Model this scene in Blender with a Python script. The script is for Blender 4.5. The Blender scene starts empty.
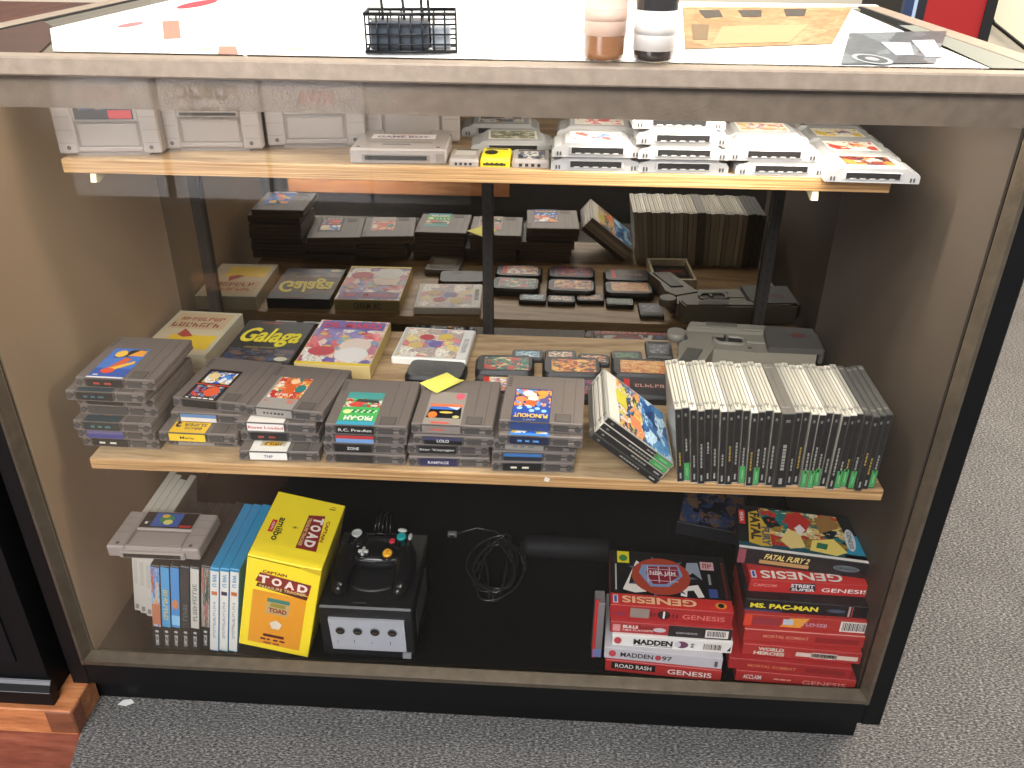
import bpy, math, random
from mathutils import Vector, Matrix, Euler
random.seed(7)
C = bpy.context.scene.collection
PI = math.pi

# ------------------------------------------------------------------ materials
MATS = {}
def lin(c):
    return tuple(((v/12.92) if v <= .04045 else ((v+.055)/1.055)**2.4) for v in c)
def rgb(r, g, b):
    return lin((r/255, g/255, b/255)) + (1,)
def mat(name, col, rough=.5, metal=0, spec=.5, bump=0, bscale=200, var=0, vscale=30, alpha=1, trans=0, coat=0):
    if name in MATS: return MATS[name]
    m = bpy.data.materials.new(name); m.use_nodes = True
    nt = m.node_tree; b = nt.nodes['Principled BSDF']
    b.inputs['Base Color'].default_value = col
    b.inputs['Roughness'].default_value = rough
    b.inputs['Metallic'].default_value = metal
    b.inputs['Specular IOR Level'].default_value = spec
    b.inputs['Alpha'].default_value = alpha
    b.inputs['Transmission Weight'].default_value = trans
    b.inputs['Coat Weight'].default_value = coat
    tc = nt.nodes.new('ShaderNodeTexCoord')
    if var:
        n = nt.nodes.new('ShaderNodeTexNoise'); n.inputs['Scale'].default_value = vscale; n.inputs['Detail'].default_value = 5
        nt.links.new(tc.outputs['Object'], n.inputs['Vector'])
        mx = nt.nodes.new('ShaderNodeMix'); mx.data_type = 'RGBA'
        mx.inputs[6].default_value = tuple(max(0, c*(1-var)) for c in col[:3])+(1,)
        mx.inputs[7].default_value = tuple(min(1, c*(1+var)) for c in col[:3])+(1,)
        nt.links.new(n.outputs['Fac'], mx.inputs[0]); nt.links.new(mx.outputs[2], b.inputs['Base Color'])
    if bump:
        n = nt.nodes.new('ShaderNodeTexNoise'); n.inputs['Scale'].default_value = bscale; n.inputs['Detail'].default_value = 4
        nt.links.new(tc.outputs['Object'], n.inputs['Vector'])
        bp = nt.nodes.new('ShaderNodeBump'); bp.inputs['Strength'].default_value = bump; bp.inputs['Distance'].default_value = .002
        nt.links.new(n.outputs['Fac'], bp.inputs['Height']); nt.links.new(bp.outputs['Normal'], b.inputs['Normal'])
    MATS[name] = m
    return m
def flat(r, g, b, rough=.5, **k):
    return mat('paint_%d_%d_%d_%d' % (r, g, b, rough*100), rgb(r, g, b), rough, **k)
def art(name, cols, scale=5, dark=True, rough=.4, warp=.35):
    """printed picture: warped colour patches over the UV square"""
    if name in MATS: return MATS[name]
    m = bpy.data.materials.new(name); m.use_nodes = True
    nt = m.node_tree; N = nt.nodes; L = nt.links; b = N['Principled BSDF']; b.inputs['Roughness'].default_value = rough
    uv = N.new('ShaderNodeUVMap')
    no = N.new('ShaderNodeTexNoise'); no.inputs['Scale'].default_value = scale*.9; no.inputs['Detail'].default_value = 3
    L.new(uv.outputs['UV'], no.inputs['Vector'])
    ad = N.new('ShaderNodeMix'); ad.data_type = 'RGBA'; ad.blend_type = 'LINEAR_LIGHT'; ad.inputs[0].default_value = warp
    L.new(uv.outputs['UV'], ad.inputs[6]); L.new(no.outputs['Color'], ad.inputs[7])
    v = N.new('ShaderNodeTexVoronoi'); v.inputs['Scale'].default_value = scale
    L.new(ad.outputs[2], v.inputs['Vector'])
    cr = N.new('ShaderNodeValToRGB'); cr.color_ramp.interpolation = 'CONSTANT'
    while len(cr.color_ramp.elements) < len(cols): cr.color_ramp.elements.new(.5)
    for i, c in enumerate(cols):
        cr.color_ramp.elements[i].position = .12+.76*i/len(cols) if i else 0; cr.color_ramp.elements[i].color = rgb(*c)
    sx = N.new('ShaderNodeSeparateColor'); L.new(v.outputs['Color'], sx.inputs[0]); L.new(sx.outputs[0], cr.inputs[0])
    n2 = N.new('ShaderNodeTexNoise'); n2.inputs['Scale'].default_value = scale*4; L.new(uv.outputs['UV'], n2.inputs['Vector'])
    mr = N.new('ShaderNodeMapRange'); mr.inputs['From Min'].default_value = .35; mr.inputs['From Max'].default_value = .65
    mr.inputs['To Min'].default_value = .62 if dark else .85; mr.inputs['To Max'].default_value = 1.15
    L.new(n2.outputs['Fac'], mr.inputs['Value'])
    mu = N.new('ShaderNodeMix'); mu.data_type = 'RGBA'; mu.blend_type = 'MULTIPLY'; mu.inputs[0].default_value = 1
    L.new(cr.outputs[0], mu.inputs[6]); L.new(mr.outputs[0], mu.inputs[7])
    L.new(mu.outputs[2], b.inputs['Base Color'])
    MATS[name] = m
    return m
def wood(name, c1, c2, c3, axis='X', ring=26, rough=.55, edge=False):
    if name in MATS: return MATS[name]
    m = bpy.data.materials.new(name); m.use_nodes = True
    nt = m.node_tree; N = nt.nodes; L = nt.links; b = N['Principled BSDF']; b.inputs['Roughness'].default_value = rough
    tc = N.new('ShaderNodeTexCoord'); mp = N.new('ShaderNodeMapping')
    mp.inputs['Scale'].default_value = (1.2, 9, 9 if not edge else 130) if axis == 'X' else (9, 1.2, 9)
    L.new(tc.outputs['Object'], mp.inputs['Vector'])
    n = N.new('ShaderNodeTexNoise'); n.inputs['Scale'].default_value = 2.2; n.inputs['Detail'].default_value = 6; n.inputs['Distortion'].default_value = 1.5
    L.new(mp.outputs[0], n.inputs['Vector'])
    n2 = N.new('ShaderNodeTexNoise'); n2.inputs['Scale'].default_value = ring; n2.inputs['Detail'].default_value = 3
    L.new(mp.outputs[0], n2.inputs['Vector'])
    ad = N.new('ShaderNodeMath'); ad.operation = 'MULTIPLY_ADD'; ad.inputs[1].default_value = .35; L.new(n2.outputs['Fac'], ad.inputs[0]); 
    ml = N.new('ShaderNodeMath'); ml.operation = 'MULTIPLY'; ml.inputs[1].default_value = .75; L.new(n.outputs['Fac'], ml.inputs[0]); L.new(ml.outputs[0], ad.inputs[2])
    cr = N.new('ShaderNodeValToRGB'); cr.color_ramp.elements.new(.5)
    for e, p, c in zip(cr.color_ramp.elements, (.36, .53, .7), (c1, c2, c3)): e.position = p; e.color = rgb(*c)
    L.new(ad.outputs[0], cr.inputs[0]); L.new(cr.outputs[0], b.inputs['Base Color'])
    bp = N.new('ShaderNodeBump'); bp.inputs['Strength'].default_value = .15; bp.inputs['Distance'].default_value = .002
    L.new(ad.outputs[0], bp.inputs['Height']); L.new(bp.outputs[0], b.inputs['Normal'])
    MATS[name] = m
    return m
def carpet_mat():
    m = bpy.data.materials.new('carpet_loops'); m.use_nodes = True
    nt = m.node_tree; N = nt.nodes; L = nt.links; b = N['Principled BSDF']; b.inputs['Roughness'].default_value = .95; b.inputs['Specular IOR Level'].default_value = .1
    tc = N.new('ShaderNodeTexCoord'); mp = N.new('ShaderNodeMapping'); mp.inputs['Scale'].default_value = (170, 420, 1); L.new(tc.outputs['Object'], mp.inputs['Vector'])
    n = N.new('ShaderNodeTexNoise'); n.inputs['Scale'].default_value = 1; n.inputs['Detail'].default_value = 4; n.inputs['Roughness'].default_value = .7; L.new(mp.outputs[0], n.inputs['Vector'])
    n2 = N.new('ShaderNodeTexNoise'); n2.inputs['Scale'].default_value = 7; L.new(tc.outputs['Object'], n2.inputs['Vector'])
    cr = N.new('ShaderNodeValToRGB'); cr.color_ramp.elements.new(.5)
    for e, p, c in zip(cr.color_ramp.elements, (.33, .5, .68), ((40, 40, 41), (108, 105, 103), (192, 187, 179))): e.position = p; e.color = rgb(*c)
    L.new(n.outputs['Fac'], cr.inputs[0])
    mx = N.new('ShaderNodeMix'); mx.data_type = 'RGBA'; mx.blend_type = 'MULTIPLY'; mx.inputs[0].default_value = .35
    L.new(cr.outputs[0], mx.inputs[6]); L.new(n2.outputs['Fac'], mx.inputs[7]); L.new(mx.outputs[2], b.inputs['Base Color'])
    bp = N.new('ShaderNodeBump'); bp.inputs['Strength'].default_value = .8; bp.inputs['Distance'].default_value = .004
    L.new(n.outputs['Fac'], bp.inputs['Height']); L.new(bp.outputs[0], b.inputs['Normal'])
    return m
def glass_mat(name, tint, dust, dustcol, ior=1.45, streak=0):
    """thin pane: clear, reflecting by angle, with a film of dust"""
    m = bpy.data.materials.new(name); m.use_nodes = True
    nt = m.node_tree; N = nt.nodes; L = nt.links; N.remove(N['Principled BSDF'])
    out = N['Material Output']
    t = N.new('ShaderNodeBsdfTransparent'); t.inputs[0].default_value = tint
    g = N.new('ShaderNodeBsdfGlossy'); g.inputs['Roughness'].default_value = .01
    f = N.new('ShaderNodeFresnel'); f.inputs[0].default_value = ior
    a = N.new('ShaderNodeMixShader'); L.new(f.outputs[0], a.inputs[0]); L.new(t.outputs[0], a.inputs[1]); L.new(g.outputs[0], a.inputs[2])
    d = N.new('ShaderNodeBsdfDiffuse'); d.inputs[0].default_value = dustcol
    c = N.new('ShaderNodeMixShader'); c.inputs[0].default_value = dust
    if streak:
        tc = N.new('ShaderNodeTexCoord'); mp = N.new('ShaderNodeMapping'); mp.inputs['Scale'].default_value = (5, 1, .8)
        n = N.new('ShaderNodeTexNoise'); n.inputs['Scale'].default_value = 1.6; n.inputs['Detail'].default_value = 5
        L.new(tc.outputs['Object'], mp.inputs[0]); L.new(mp.outputs[0], n.inputs['Vector'])
        sp = N.new('ShaderNodeSeparateXYZ'); L.new(tc.outputs['Object'], sp.inputs[0])
        mr = N.new('ShaderNodeMapRange'); mr.inputs['From Min'].default_value = -.62; mr.inputs['From Max'].default_value = -.25
        mr.inputs['To Min'].default_value = streak; mr.inputs['To Max'].default_value = dust; L.new(sp.outputs[0], mr.inputs[0])
        mm = N.new('ShaderNodeMath'); mm.operation = 'MULTIPLY'; L.new(mr.outputs[0], mm.inputs[0])
        m2 = N.new('ShaderNodeMapRange'); m2.inputs['From Min'].default_value = .3; m2.inputs['From Max'].default_value = .7; m2.inputs['To Min'].default_value = .5; m2.inputs['To Max'].default_value = 1.4
        L.new(n.outputs['Fac'], m2.inputs[0]); L.new(m2.outputs[0], mm.inputs[1]); L.new(mm.outputs[0], c.inputs[0])
    L.new(a.outputs[0], c.inputs[1]); L.new(d.outputs[0], c.inputs[2]); L.new(c.outputs[0], out.inputs[0])
    return m
def mirror_mat():
    m = bpy.data.materials.new('mirror_silver'); m.use_nodes = True
    b = m.node_tree.nodes['Principled BSDF']; b.inputs['Base Color'].default_value = (.40, .37, .33, 1)
    b.inputs['Metallic'].default_value = 1; b.inputs['Roughness'].default_value = .015
    return m

# ------------------------------------------------------------------ mesh builder
TEXT = {}
def text_polys(s, bold=.0):
    k = (s, bold)
    if k not in TEXT:
        cu = bpy.data.curves.new('lettering', 'FONT'); cu.body = s; cu.fill_mode = 'FRONT'; cu.resolution_u = 3; cu.offset = bold
        o = bpy.data.objects.new('lettering', cu); C.objects.link(o)
        bpy.context.view_layer.update()
        dg = bpy.context.evaluated_depsgraph_get()
        me = bpy.data.meshes.new_from_object(o.evaluated_get(dg))
        vs = [(v.co.x, v.co.y) for v in me.vertices]; fs = [tuple(p.vertices) for p in me.polygons]
        bpy.data.objects.remove(o); bpy.data.curves.remove(cu); bpy.data.meshes.remove(me)
        xs = [v[0] for v in vs]; ys = [v[1] for v in vs]
        x0, x1, y0, y1 = min(xs), max(xs), min(ys), max(ys)
        TEXT[k] = ([((x-x0)/(x1-x0), (y-y0)/(y1-y0)) for x, y in vs], fs)
    return TEXT[k]

class MB:
    def scrib(s, fr, x0, y0, x1, y1, m, n=6, lift=.0008, vert=False):
        """lettering too small or worn to read: letter-sized strokes"""
        q = random.Random(int((x0+y1)*1e6)+n)
        for k in range(n):
            a, c = (k+.1)/n, (k+.85)/n; t = (c-a)*.32
            for u0, u1, v0, v1 in [(a, a+t, 0, 1), (c-t, c, q.choice([0, .5]), q.choice([.5, 1])), (a, c, *q.choice([(.82, 1), (.42, .6), (0, .18)]))]:
                if vert: s.rect(fr, x0+(x1-x0)*(1-v1), y0+(y1-y0)*u0, x0+(x1-x0)*(1-v0), y0+(y1-y0)*u1, m, lift)
                else: s.rect(fr, x0+(x1-x0)*u0, y0+(y1-y0)*v0, x0+(x1-x0)*u1, y0+(y1-y0)*v1, m, lift)
    def __init__(s): s.v = []; s.f = []; s.m = []; s.uv = {}; s.mats = []; s.sm = set()
    def mi(s, m):
        if m not in s.mats: s.mats.append(m)
        return s.mats.index(m)
    def face(s, idx, m, uv=None, smooth=False):
        s.f.append(tuple(idx)); s.m.append(s.mi(m))
        if uv: s.uv[len(s.f)-1] = uv
        if smooth: s.sm.add(len(s.f)-1)
    def add(s, vs):
        n = len(s.v); s.v.extend(tuple(v) for v in vs); return n
    def box(s, x0, y0, z0, x1, y1, z1, m, b=0):
        if b <= 0:
            n = s.add([(x, y, z) for z in (z0, z1) for y in (y0, y1) for x in (x0, x1)])
            for q in ((0, 2, 3, 1), (4, 5, 7, 6), (0, 1, 5, 4), (2, 6, 7, 3), (0, 4, 6, 2), (1, 3, 7, 5)): s.face([n+i for i in q], m)
            return
        P = {}
        for ix in (0, 1):
            for iy in (0, 1):
                for iz in (0, 1):
                    c = ((x0, x1)[ix], (y0, y1)[iy], (z0, z1)[iz]); i = [c[0]+(b if ix == 0 else -b), c[1]+(b if iy == 0 else -b), c[2]+(b if iz == 0 else -b)]
                    for ax in range(3):
                        p = list(i); p[ax] = c[ax]; P[ix, iy, iz, ax] = s.add([p])
        def key(d, ax): return P[d[0], d[1], d[2], ax]
        for ax in range(3):
            o = [a for a in range(3) if a != ax]
            for sd in (0, 1):
                q = []
                for a, b2 in ((0, 0), (1, 0), (1, 1), (0, 1)):
                    d = [0, 0, 0]; d[ax] = sd; d[o[0]] = a; d[o[1]] = b2; q.append(key(d, ax))
                flip = (sd == 0) ^ (ax == 1)
                s.face(q[::-1] if flip else q, m)
            for a in (0, 1):
                for b2 in (0, 1):
                    d0 = [0, 0, 0]; d1 = [0, 0, 0]; d0[o[0]] = d1[o[0]] = a; d0[o[1]] = d1[o[1]] = b2; d1[ax] = 1
                    s.face([key(d0, o[0]), key(d1, o[0]), key(d1, o[1]), key(d0, o[1])], m)
        for ix in (0, 1):
            for iy in (0, 1):
                for iz in (0, 1): s.face([P[ix, iy, iz, a] for a in range(3)], m)
    def prism(s, poly, ax, a0, a1, m, smooth=False):
        """poly in the two other axes (in order), extruded along ax"""
        def pt(u, v, a):
            p = [0, 0, 0]; o = [i for i in range(3) if i != ax]; p[o[0]] = u; p[o[1]] = v; p[ax] = a; return p
        n = len(poly)
        b = s.add([pt(u, v, a0) for u, v in poly]); t = s.add([pt(u, v, a1) for u, v in poly])
        s.face([b+i for i in range(n)][::-1], m); s.face([t+i for i in range(n)], m)
        for i in range(n): s.face([b+i, b+(i+1) % n, t+(i+1) % n, t+i], m, smooth=smooth)
    def frustum(s, poly0, z0, poly1, z1, m):
        n = len(poly0); b = s.add([(u, v, z0) for u, v in poly0]); t = s.add([(u, v, z1) for u, v in poly1])
        s.face([b+i for i in range(n)][::-1], m); s.face([t+i for i in range(n)], m)
        for i in range(n): s.face([b+i, b+(i+1) % n, t+(i+1) % n, t+i], m)
    def lathe(s, c, prof, m, n=24, axis=2):
        rows = []
        for r, h in prof:
            row = []
            for i in range(n):
                a = 2*PI*i/n; p = [r*math.cos(a), r*math.sin(a), h]
                if axis == 0: p = [p[2], p[0], p[1]]
                if axis == 1: p = [p[0], p[2], p[1]]
                row.append((p[0]+c[0], p[1]+c[1], p[2]+c[2]))
            rows.append(s.add(row))
        for a, b in zip(rows, rows[1:]):
            for i in range(n): s.face([a+i, a+(i+1) % n, b+(i+1) % n, b+i], m, smooth=True)
        s.face([rows[0]+i for i in range(n)][::-1], m); s.face([rows[-1]+i for i in range(n)], m)
    def cyl(s, c, r, h, m, n=20, axis=2): s.lathe(c, [(r, 0), (r, h)], m, n, axis)
    def ell(s, c, r, m, n=16, k=10, rot=None):
        R = rot.to_matrix() if rot else None; rows = []
        for j in range(k+1):
            t = PI*(j+.02)/(k+.04); row = []
            for i in range(n):
                a = 2*PI*i/n; p = Vector((r[0]*math.sin(t)*math.cos(a), r[1]*math.sin(t)*math.sin(a), -r[2]*math.cos(t)))
                if R: p = R @ p
                row.append((p.x+c[0], p.y+c[1], p.z+c[2]))
            rows.append(s.add(row))
        for a, b in zip(rows, rows[1:]):
            for i in range(n): s.face([a+i, a+(i+1) % n, b+(i+1) % n, b+i], m, smooth=True)
        s.face([rows[0]+i for i in range(n)][::-1], m); s.face([rows[-1]+i for i in range(n)], m)
    def tube(s, pts, r, m, n=8):
        pts = [Vector(p) for p in pts]; rows = []
        rr = r if isinstance(r, (list, tuple)) else [r]*len(pts); up = None
        for i, p in enumerate(pts):
            t = (pts[min(i+1, len(pts)-1)]-pts[max(i-1, 0)]).normalized()
            if up is None: up = t.orthogonal().normalized()
            up = (up - t*up.dot(t)).normalized(); w = t.cross(up)
            rows.append(s.add([p+(up*math.cos(2*PI*k/n)+w*math.sin(2*PI*k/n))*rr[i] for k in range(n)]))
        for a, b in zip(rows, rows[1:]):
            for i in range(n): s.face([a+i, a+(i+1) % n, b+(i+1) % n, b+i], m, smooth=True)
        s.face([rows[0]+i for i in range(n)][::-1], m); s.face([rows[-1]+i for i in range(n)], m)
    def quad(s, p, m, uv=True):
        n = s.add(p); s.face([n, n+1, n+2, n+3], m, [(0, 0), (1, 0), (1, 1), (0, 1)] if uv else None)
    def poly(s, pts, m):
        n = s.add(pts); s.face([n+i for i in range(len(pts))], m)
    # ---- flat print on a face: frame = (origin, xdir, ydir, normal), sizes in metres
    def rect(s, fr, x0, y0, x1, y1, m, lift=.0003):
        s.quad([fp(fr, x0, y0, lift), fp(fr, x1, y0, lift), fp(fr, x1, y1, lift), fp(fr, x0, y1, lift)], m)
    def text(s, fr, x0, y0, x1, y1, t, m, lift=.0006, bold=.012, rot=0, shear=0):
        vs, fs = text_polys(t, bold); out = []
        for u, v in vs:
            u2 = u
            if rot == 180: u2, v = 1-u, 1-v
            if rot == 90: u2, v = 1-v, u
            if rot == 270: u2, v = v, 1-u
            out.append(fp(fr, x0+(x1-x0)*u2+shear*(y1-y0)*v, y0+(y1-y0)*v, lift))
        n = s.add(out); k = s.mi(m)
        for f in fs: s.f.append(tuple(n+i for i in f)); s.m.append(k)
    def disc(s, fr, cx, cy, rx, ry, m, lift=.0004, n=20):
        s.poly([fp(fr, cx+rx*math.cos(2*PI*i/n), cy+ry*math.sin(2*PI*i/n), lift) for i in range(n)], m)
    def pol(s, fr, pts, m, lift=.0004): s.poly([fp(fr, x, y, lift) for x, y in pts], m)
    def mesh(s, name):
        me = bpy.data.meshes.new(name); me.from_pydata(s.v, [], s.f)
        for m in s.mats: me.materials.append(m)
        uvl = me.uv_layers.new(name='UVMap')
        for i, p in enumerate(me.polygons):
            p.material_index = s.m[i]; p.use_smooth = i in s.sm
            if i in s.uv:
                for k, li in enumerate(p.loop_indices): uvl.data[li].uv = s.uv[i][k]
        me.update(); return me
    def build(s, name, parent=None, label=None):
        o = bpy.data.objects.new(name, s.mesh(name)); C.objects.link(o)
        if parent: o.parent = parent
        if label: o['label'] = label
        return o
def fp(fr, x, y, l):
    o, a, b, n = fr
    return tuple(o[i]+a[i]*x+b[i]*y+n[i]*l for i in range(3))
TOP = lambda x, y, z: ((x, y, z), (1, 0, 0), (0, 1, 0), (0, 0, 1))       # print on a top face
FRONT = lambda x, y, z: ((x, y, z), (1, 0, 0), (0, 0, 1), (0, -1, 0))    # print on a front face
def tag(o, label, cat, group=None, kind=None):
    o['label'] = label; o['category'] = cat
    if group: o['group'] = group
    if kind: o['kind'] = kind
    return o
def empty(name, loc, rot, label, cat, group=None):
    o = bpy.data.objects.new(name, None); o.empty_display_size = .02; C.objects.link(o)
    o.location = loc; o.rotation_euler = rot if isinstance(rot, (tuple, list)) else (0, 0, rot)
    return tag(o, label, cat, group)
def share(name, me, parent):
    o = bpy.data.objects.new(name, me); C.objects.link(o); o.parent = parent; return o
def struct(o): o['kind'] = 'structure'; return o

# ------------------------------------------------------------------ shared materials
BLACK = mat('black_paint', rgb(11, 11, 12), .5, spec=.25, var=.25, vscale=18)
BLACKP = flat(18, 18, 20, .35)
WHITE = flat(238, 236, 230, .5)
DARK = flat(14, 14, 15, .6)
RAIL = mat('anodised_rail', rgb(162, 144, 126), .42, .25, bump=.25, bscale=420, var=.3, vscale=70)
BAND = mat('scuffed_band', rgb(118, 103, 88), .45, .2, bump=.3, bscale=300, var=.35, vscale=60)
BEAD = mat('worn_bead', rgb(108, 97, 82), .4, .6, bump=.3, bscale=200, var=.35, vscale=50)
SIDE = mat('side_lining_lit', rgb(166, 141, 114), .6, var=.12, vscale=5)
SIDER = mat('side_lining_shaded', rgb(78, 68, 59), .6, var=.15, vscale=5)  # one brown lining: lit copy on the left, shaded copy on the right
SHELFW = wood('plywood_shelf', (128, 101, 72), (174, 145, 108), (202, 175, 138), 'X')
SHELFE = wood('plywood_edge', (112, 80, 46), (176, 134, 86), (210, 172, 122), 'X', ring=10, edge=True)
NESG = mat('warm_grey_plastic', rgb(110, 101, 96), .5, bump=.05, bscale=900)
NESD = mat('dark_grey_plastic', rgb(70, 66, 64), .55)
NESP = mat('finger_panel_grey', rgb(94, 87, 83), .6)
SNG = mat('light_grey_plastic', rgb(158, 149, 144), .5)
SNM = mat('mid_grey_plastic', rgb(132, 124, 119), .5)
N64G = mat('cool_grey_plastic', rgb(168, 167, 168), .42)
SLOT = flat(24, 22, 22, .6)
GOLD = flat(170, 140, 70, .4)

# ------------------------------------------------------------------ the setting
fl = MB(); cm = carpet_mat(); fl.quad([(-.49, -.75, 0), (5, -.75, 0), (5, .09, 0), (-.678, .09, 0)], cm, False); fl.quad([(-.678, .09, 0), (5, .09, 0), (5, 4, 0), (-.678, 4, 0)], cm, False); fl.quad([(-4, -4, 0), (5, -4, 0), (5, -.75, 0), (-4, -.75, 0)], cm, False)
struct(fl.build('floor'))
wf = MB(); wf.box(-4, -.75, -.02, -.45, 4, -.002, wood('red_floorboards', (92, 44, 32), (128, 68, 50), (150, 88, 66), 'X'))
struct(wf.build('floor_wood'))
wl = MB(); wl.quad([(-4, 2.2, 0), (5, 2.2, 0), (5, 2.2, 2.8), (-4, 2.2, 2.8)], mat('cream_wall', rgb(236, 222, 196), .8, bump=.1), False)
struct(wl.build('wall_back'))

# ------------------------------------------------------------------ the display case
XO, XI, H, ZB, ZD, YM, YB = .664, .6215, 1.065, .138, .125, .548, .70
case = empty('display_case', (0, 0, 0), 0, 'black glass-fronted display case with a metal top rail, filled with game cartridges and boxes', 'display case')
FG = glass_mat('dusty_front_glass', (.98, .98, .97, 1), .003, rgb(206, 182, 150), ior=1.38, streak=.085)  # dust thickened at the left to paint in the hazy glow there
TG = glass_mat('top_glass_pane', (.93, .97, .95, 1), .02, rgb(220, 220, 210))
b = MB(); b.quad([(-XI, .001, ZB), (XI, .001, ZB), (XI, .001, 1.05), (-XI, .001, 1.05)], FG); b.build('front_glass', case, 'large dusty front glass pane')
b = MB(); b.quad([(-.632, .018, 1.063), (.632, .018, 1.063), (.632, YB-.02, 1.063), (-.632, YB-.02, 1.063)], TG); b.build('top_glass', case, 'glass counter top')
b = MB()
b.box(-XO, -.012, 1.0445, XO, .016, H, RAIL, .002); b.build('top_rail', case, 'scuffed metal rail along the front of the top')
for s in (-1, 1):
    b = MB(); b.box(min(s*.632, s*XO), .016, 1.044, max(s*.632, s*XO), YB, H, RAIL, .002); b.box(min(s*.628, s*.633), .016, 1.056, max(s*.628, s*.633), YB, 1.0645, DARK)
    b.build('top_rail', case)
b = MB(); b.box(-XO, YB-.02, 1.044, XO, YB, H+.001, mat('pale_rear_rail', rgb(240, 232, 214), .5), .002); b.build('top_rail', case, 'pale rear rail of the glass top')
b = MB(); b.box(-XI, .004, 1.0075, XI, .012, 1.0444, BAND); b.build('upper_band', case, 'dull metal band behind the upper edge of the front glass')
for s in (-1, 1):
    st = MB(); st.box(min(s*(XI+.012), s*XO), -.01, .07, max(s*(XI+.012), s*XO), .02, 1.0444, BLACK, .002); p = st.build('stile', case, 'black upright of the front frame')
    bd = MB(); bd.prism([(s*XI, .003), (s*(XI+.013), .003), (s*(XI+.013), -.014), (s*(XI+.007), -.016)] if s > 0 else [(s*XI, .003), (s*(XI+.007), -.016), (s*(XI+.013), -.014), (s*(XI+.013), .003)], 2, ZB-.016, 1.0444, BEAD)
    bd.build('glass_bead', p, 'worn metal bead beside the glass')
br = MB(); br.box(-XO, -.008, .07, XO, .02, ZB-.014, BLACK, .002); p = br.build('bottom_rail', case, 'black lower rail of the case')
bd = MB(); bd.prism([(.003, ZB), (-.016, ZB-.006), (-.014, ZB-.016), (.003, ZB-.016)], 0, -XI-.012, XI+.012, BEAD); bd.build('glass_bead', p, 'worn metal bead under the glass')
for s in (-1, 1):
    b = MB(); b.box(min(s*XO, s*(XI+.004)), .02, .07, max(s*XO, s*(XI+.004)), YB, 1.044, BLACK); p = b.build('side_panel', case)
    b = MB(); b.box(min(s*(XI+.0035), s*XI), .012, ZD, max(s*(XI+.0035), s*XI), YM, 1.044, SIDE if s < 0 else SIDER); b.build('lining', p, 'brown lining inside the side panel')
b = MB(); b.box(-XI, .02, .1, XI, YB-.01, ZD, mat('black_deck_felt', rgb(12, 13, 14), .9, spec=.1, bump=.4, bscale=500, var=.4, vscale=60)); b.build('bottom_deck', case, 'black deck at the bottom of the case')
b = MB(); b.box(-XI, YM, .42, XI, YM+.004, 1.043, mirror_mat()); b.build('mirror', case, 'mirror across the back of the case')
b = MB(); b.box(-XI, YM-.001, ZD, XI, YM+.006, .42, mat('black_back_board', rgb(9, 9, 10), .7, spec=.1)); b.box(-XI, YB-.012, .1, XI, YB, 1.043, DARK); b.build('back_panel', case, 'black back board below the mirror')
b = MB(); b.box(-XO+.006, .026, 0, XO-.018, YB-.04, .0699, BLACK); b.build('toe_kick', case, 'recessed black base of the case')
STD = mat('dark_metal_standard', rgb(40, 36, 33), .5, .2)
for x in (-.55, -.009, .51):
    b = MB(); b.box(x-.010, YM-.012, .16, x+.010, YM-.0012, 1.03, STD, .001)
    for k in range(38): b.box(x-.003, YM-.0125, .18+k*.022, x+.003, YM-.0119, .192+k*.022, DARK)
    b.build('shelf_standard', case, 'slotted metal shelf upright on the mirror')
CREAM = flat(236, 228, 190, .5)
for z, y1, xs in ((.893, .155, (-.51, .452)), (.893, .3, (-.009,)), (.469, .2, (-.53, -.009, .49))):
    for x in xs:
        b = MB(); b.prism([(y1, z-.0005), (y1-.012, z-.0005), (y1-.016, z-.012), (y1-.008, z-.014), (y1+.01, z-.009), (YM-.012, z-.03), (YM-.012, z-.0005)], 0, x-.004, x+.004, CREAM)
        b.build('shelf_bracket', case, 'cream shelf bracket with a hooked tip')
def shelf(x0, x1, y0, y1, z, t, label):
    b = MB(); b.box(x0, y0+.001, z-t, x1, y1, z, SHELFW, .0012); o = tag(b.build('shelf'), label, 'shelf')
    e = MB(); e.box(x0, y0, z-t, x1, y0+.003, z-.0005, SHELFE, .001); e.build('front_edge', o, 'raw plywood front edge')
shelf(-.549, .545, .14, .50, .912, .019, 'upper plywood shelf with light grey cartridges on it')
shelf(-.566, .598, .05, .513, .489, .019, 'middle plywood shelf with stacks of dark grey cartridges')

# ------------------------------------------------------------------ dark grey cartridges (lying, end label to the viewer)
TH = .0168
def nes_shell():
    w, d, h = .120, .136, .0166
    b = MB()
    b.box(0, 0, 0, w, d, h*.48, NESG, .0012); b.box(.001, .0008, h*.46, w-.001, d-.001, h*.53, NESD)
    b.box(0, .0015, h*.51, w, d, h, NESG, .0014)
    b.box(.013, -.0006, .004, .075, .001, h-.0015, NESD)               # end slot
    b.box(.078, -.0004, .0035, .1, .0025, h-.0035, NESD)
    for x in (.006, .113): b.cyl((x, -.0012, h*.5), .0048, .004, NESD, 14, 1)
    for k in range(5): b.box(.003, .1+k*.006, h-.0002, .009, .1025+k*.006, h+.0002, NESD)
    b.box(.106, .004, h-.0001, .1068, .132, h+.0002, NESD); b.box(.0885, .03, h-.0001, .0892, .132, h+.0001, NESD)
    return b.mesh('shell')
def nes_panel():
    b = MB(); h = .0166
    b.box(.079, .004, h-.0002, .1025, .026, h+.0003, NESD); b.box(.0805, .0052, h, .101, .0245, h+.0005, NESP); return b.mesh('finger_panel')
NS, NP = nes_shell(), nes_panel()
LX0, LX1, LY1 = .0165, .072, .094
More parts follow.
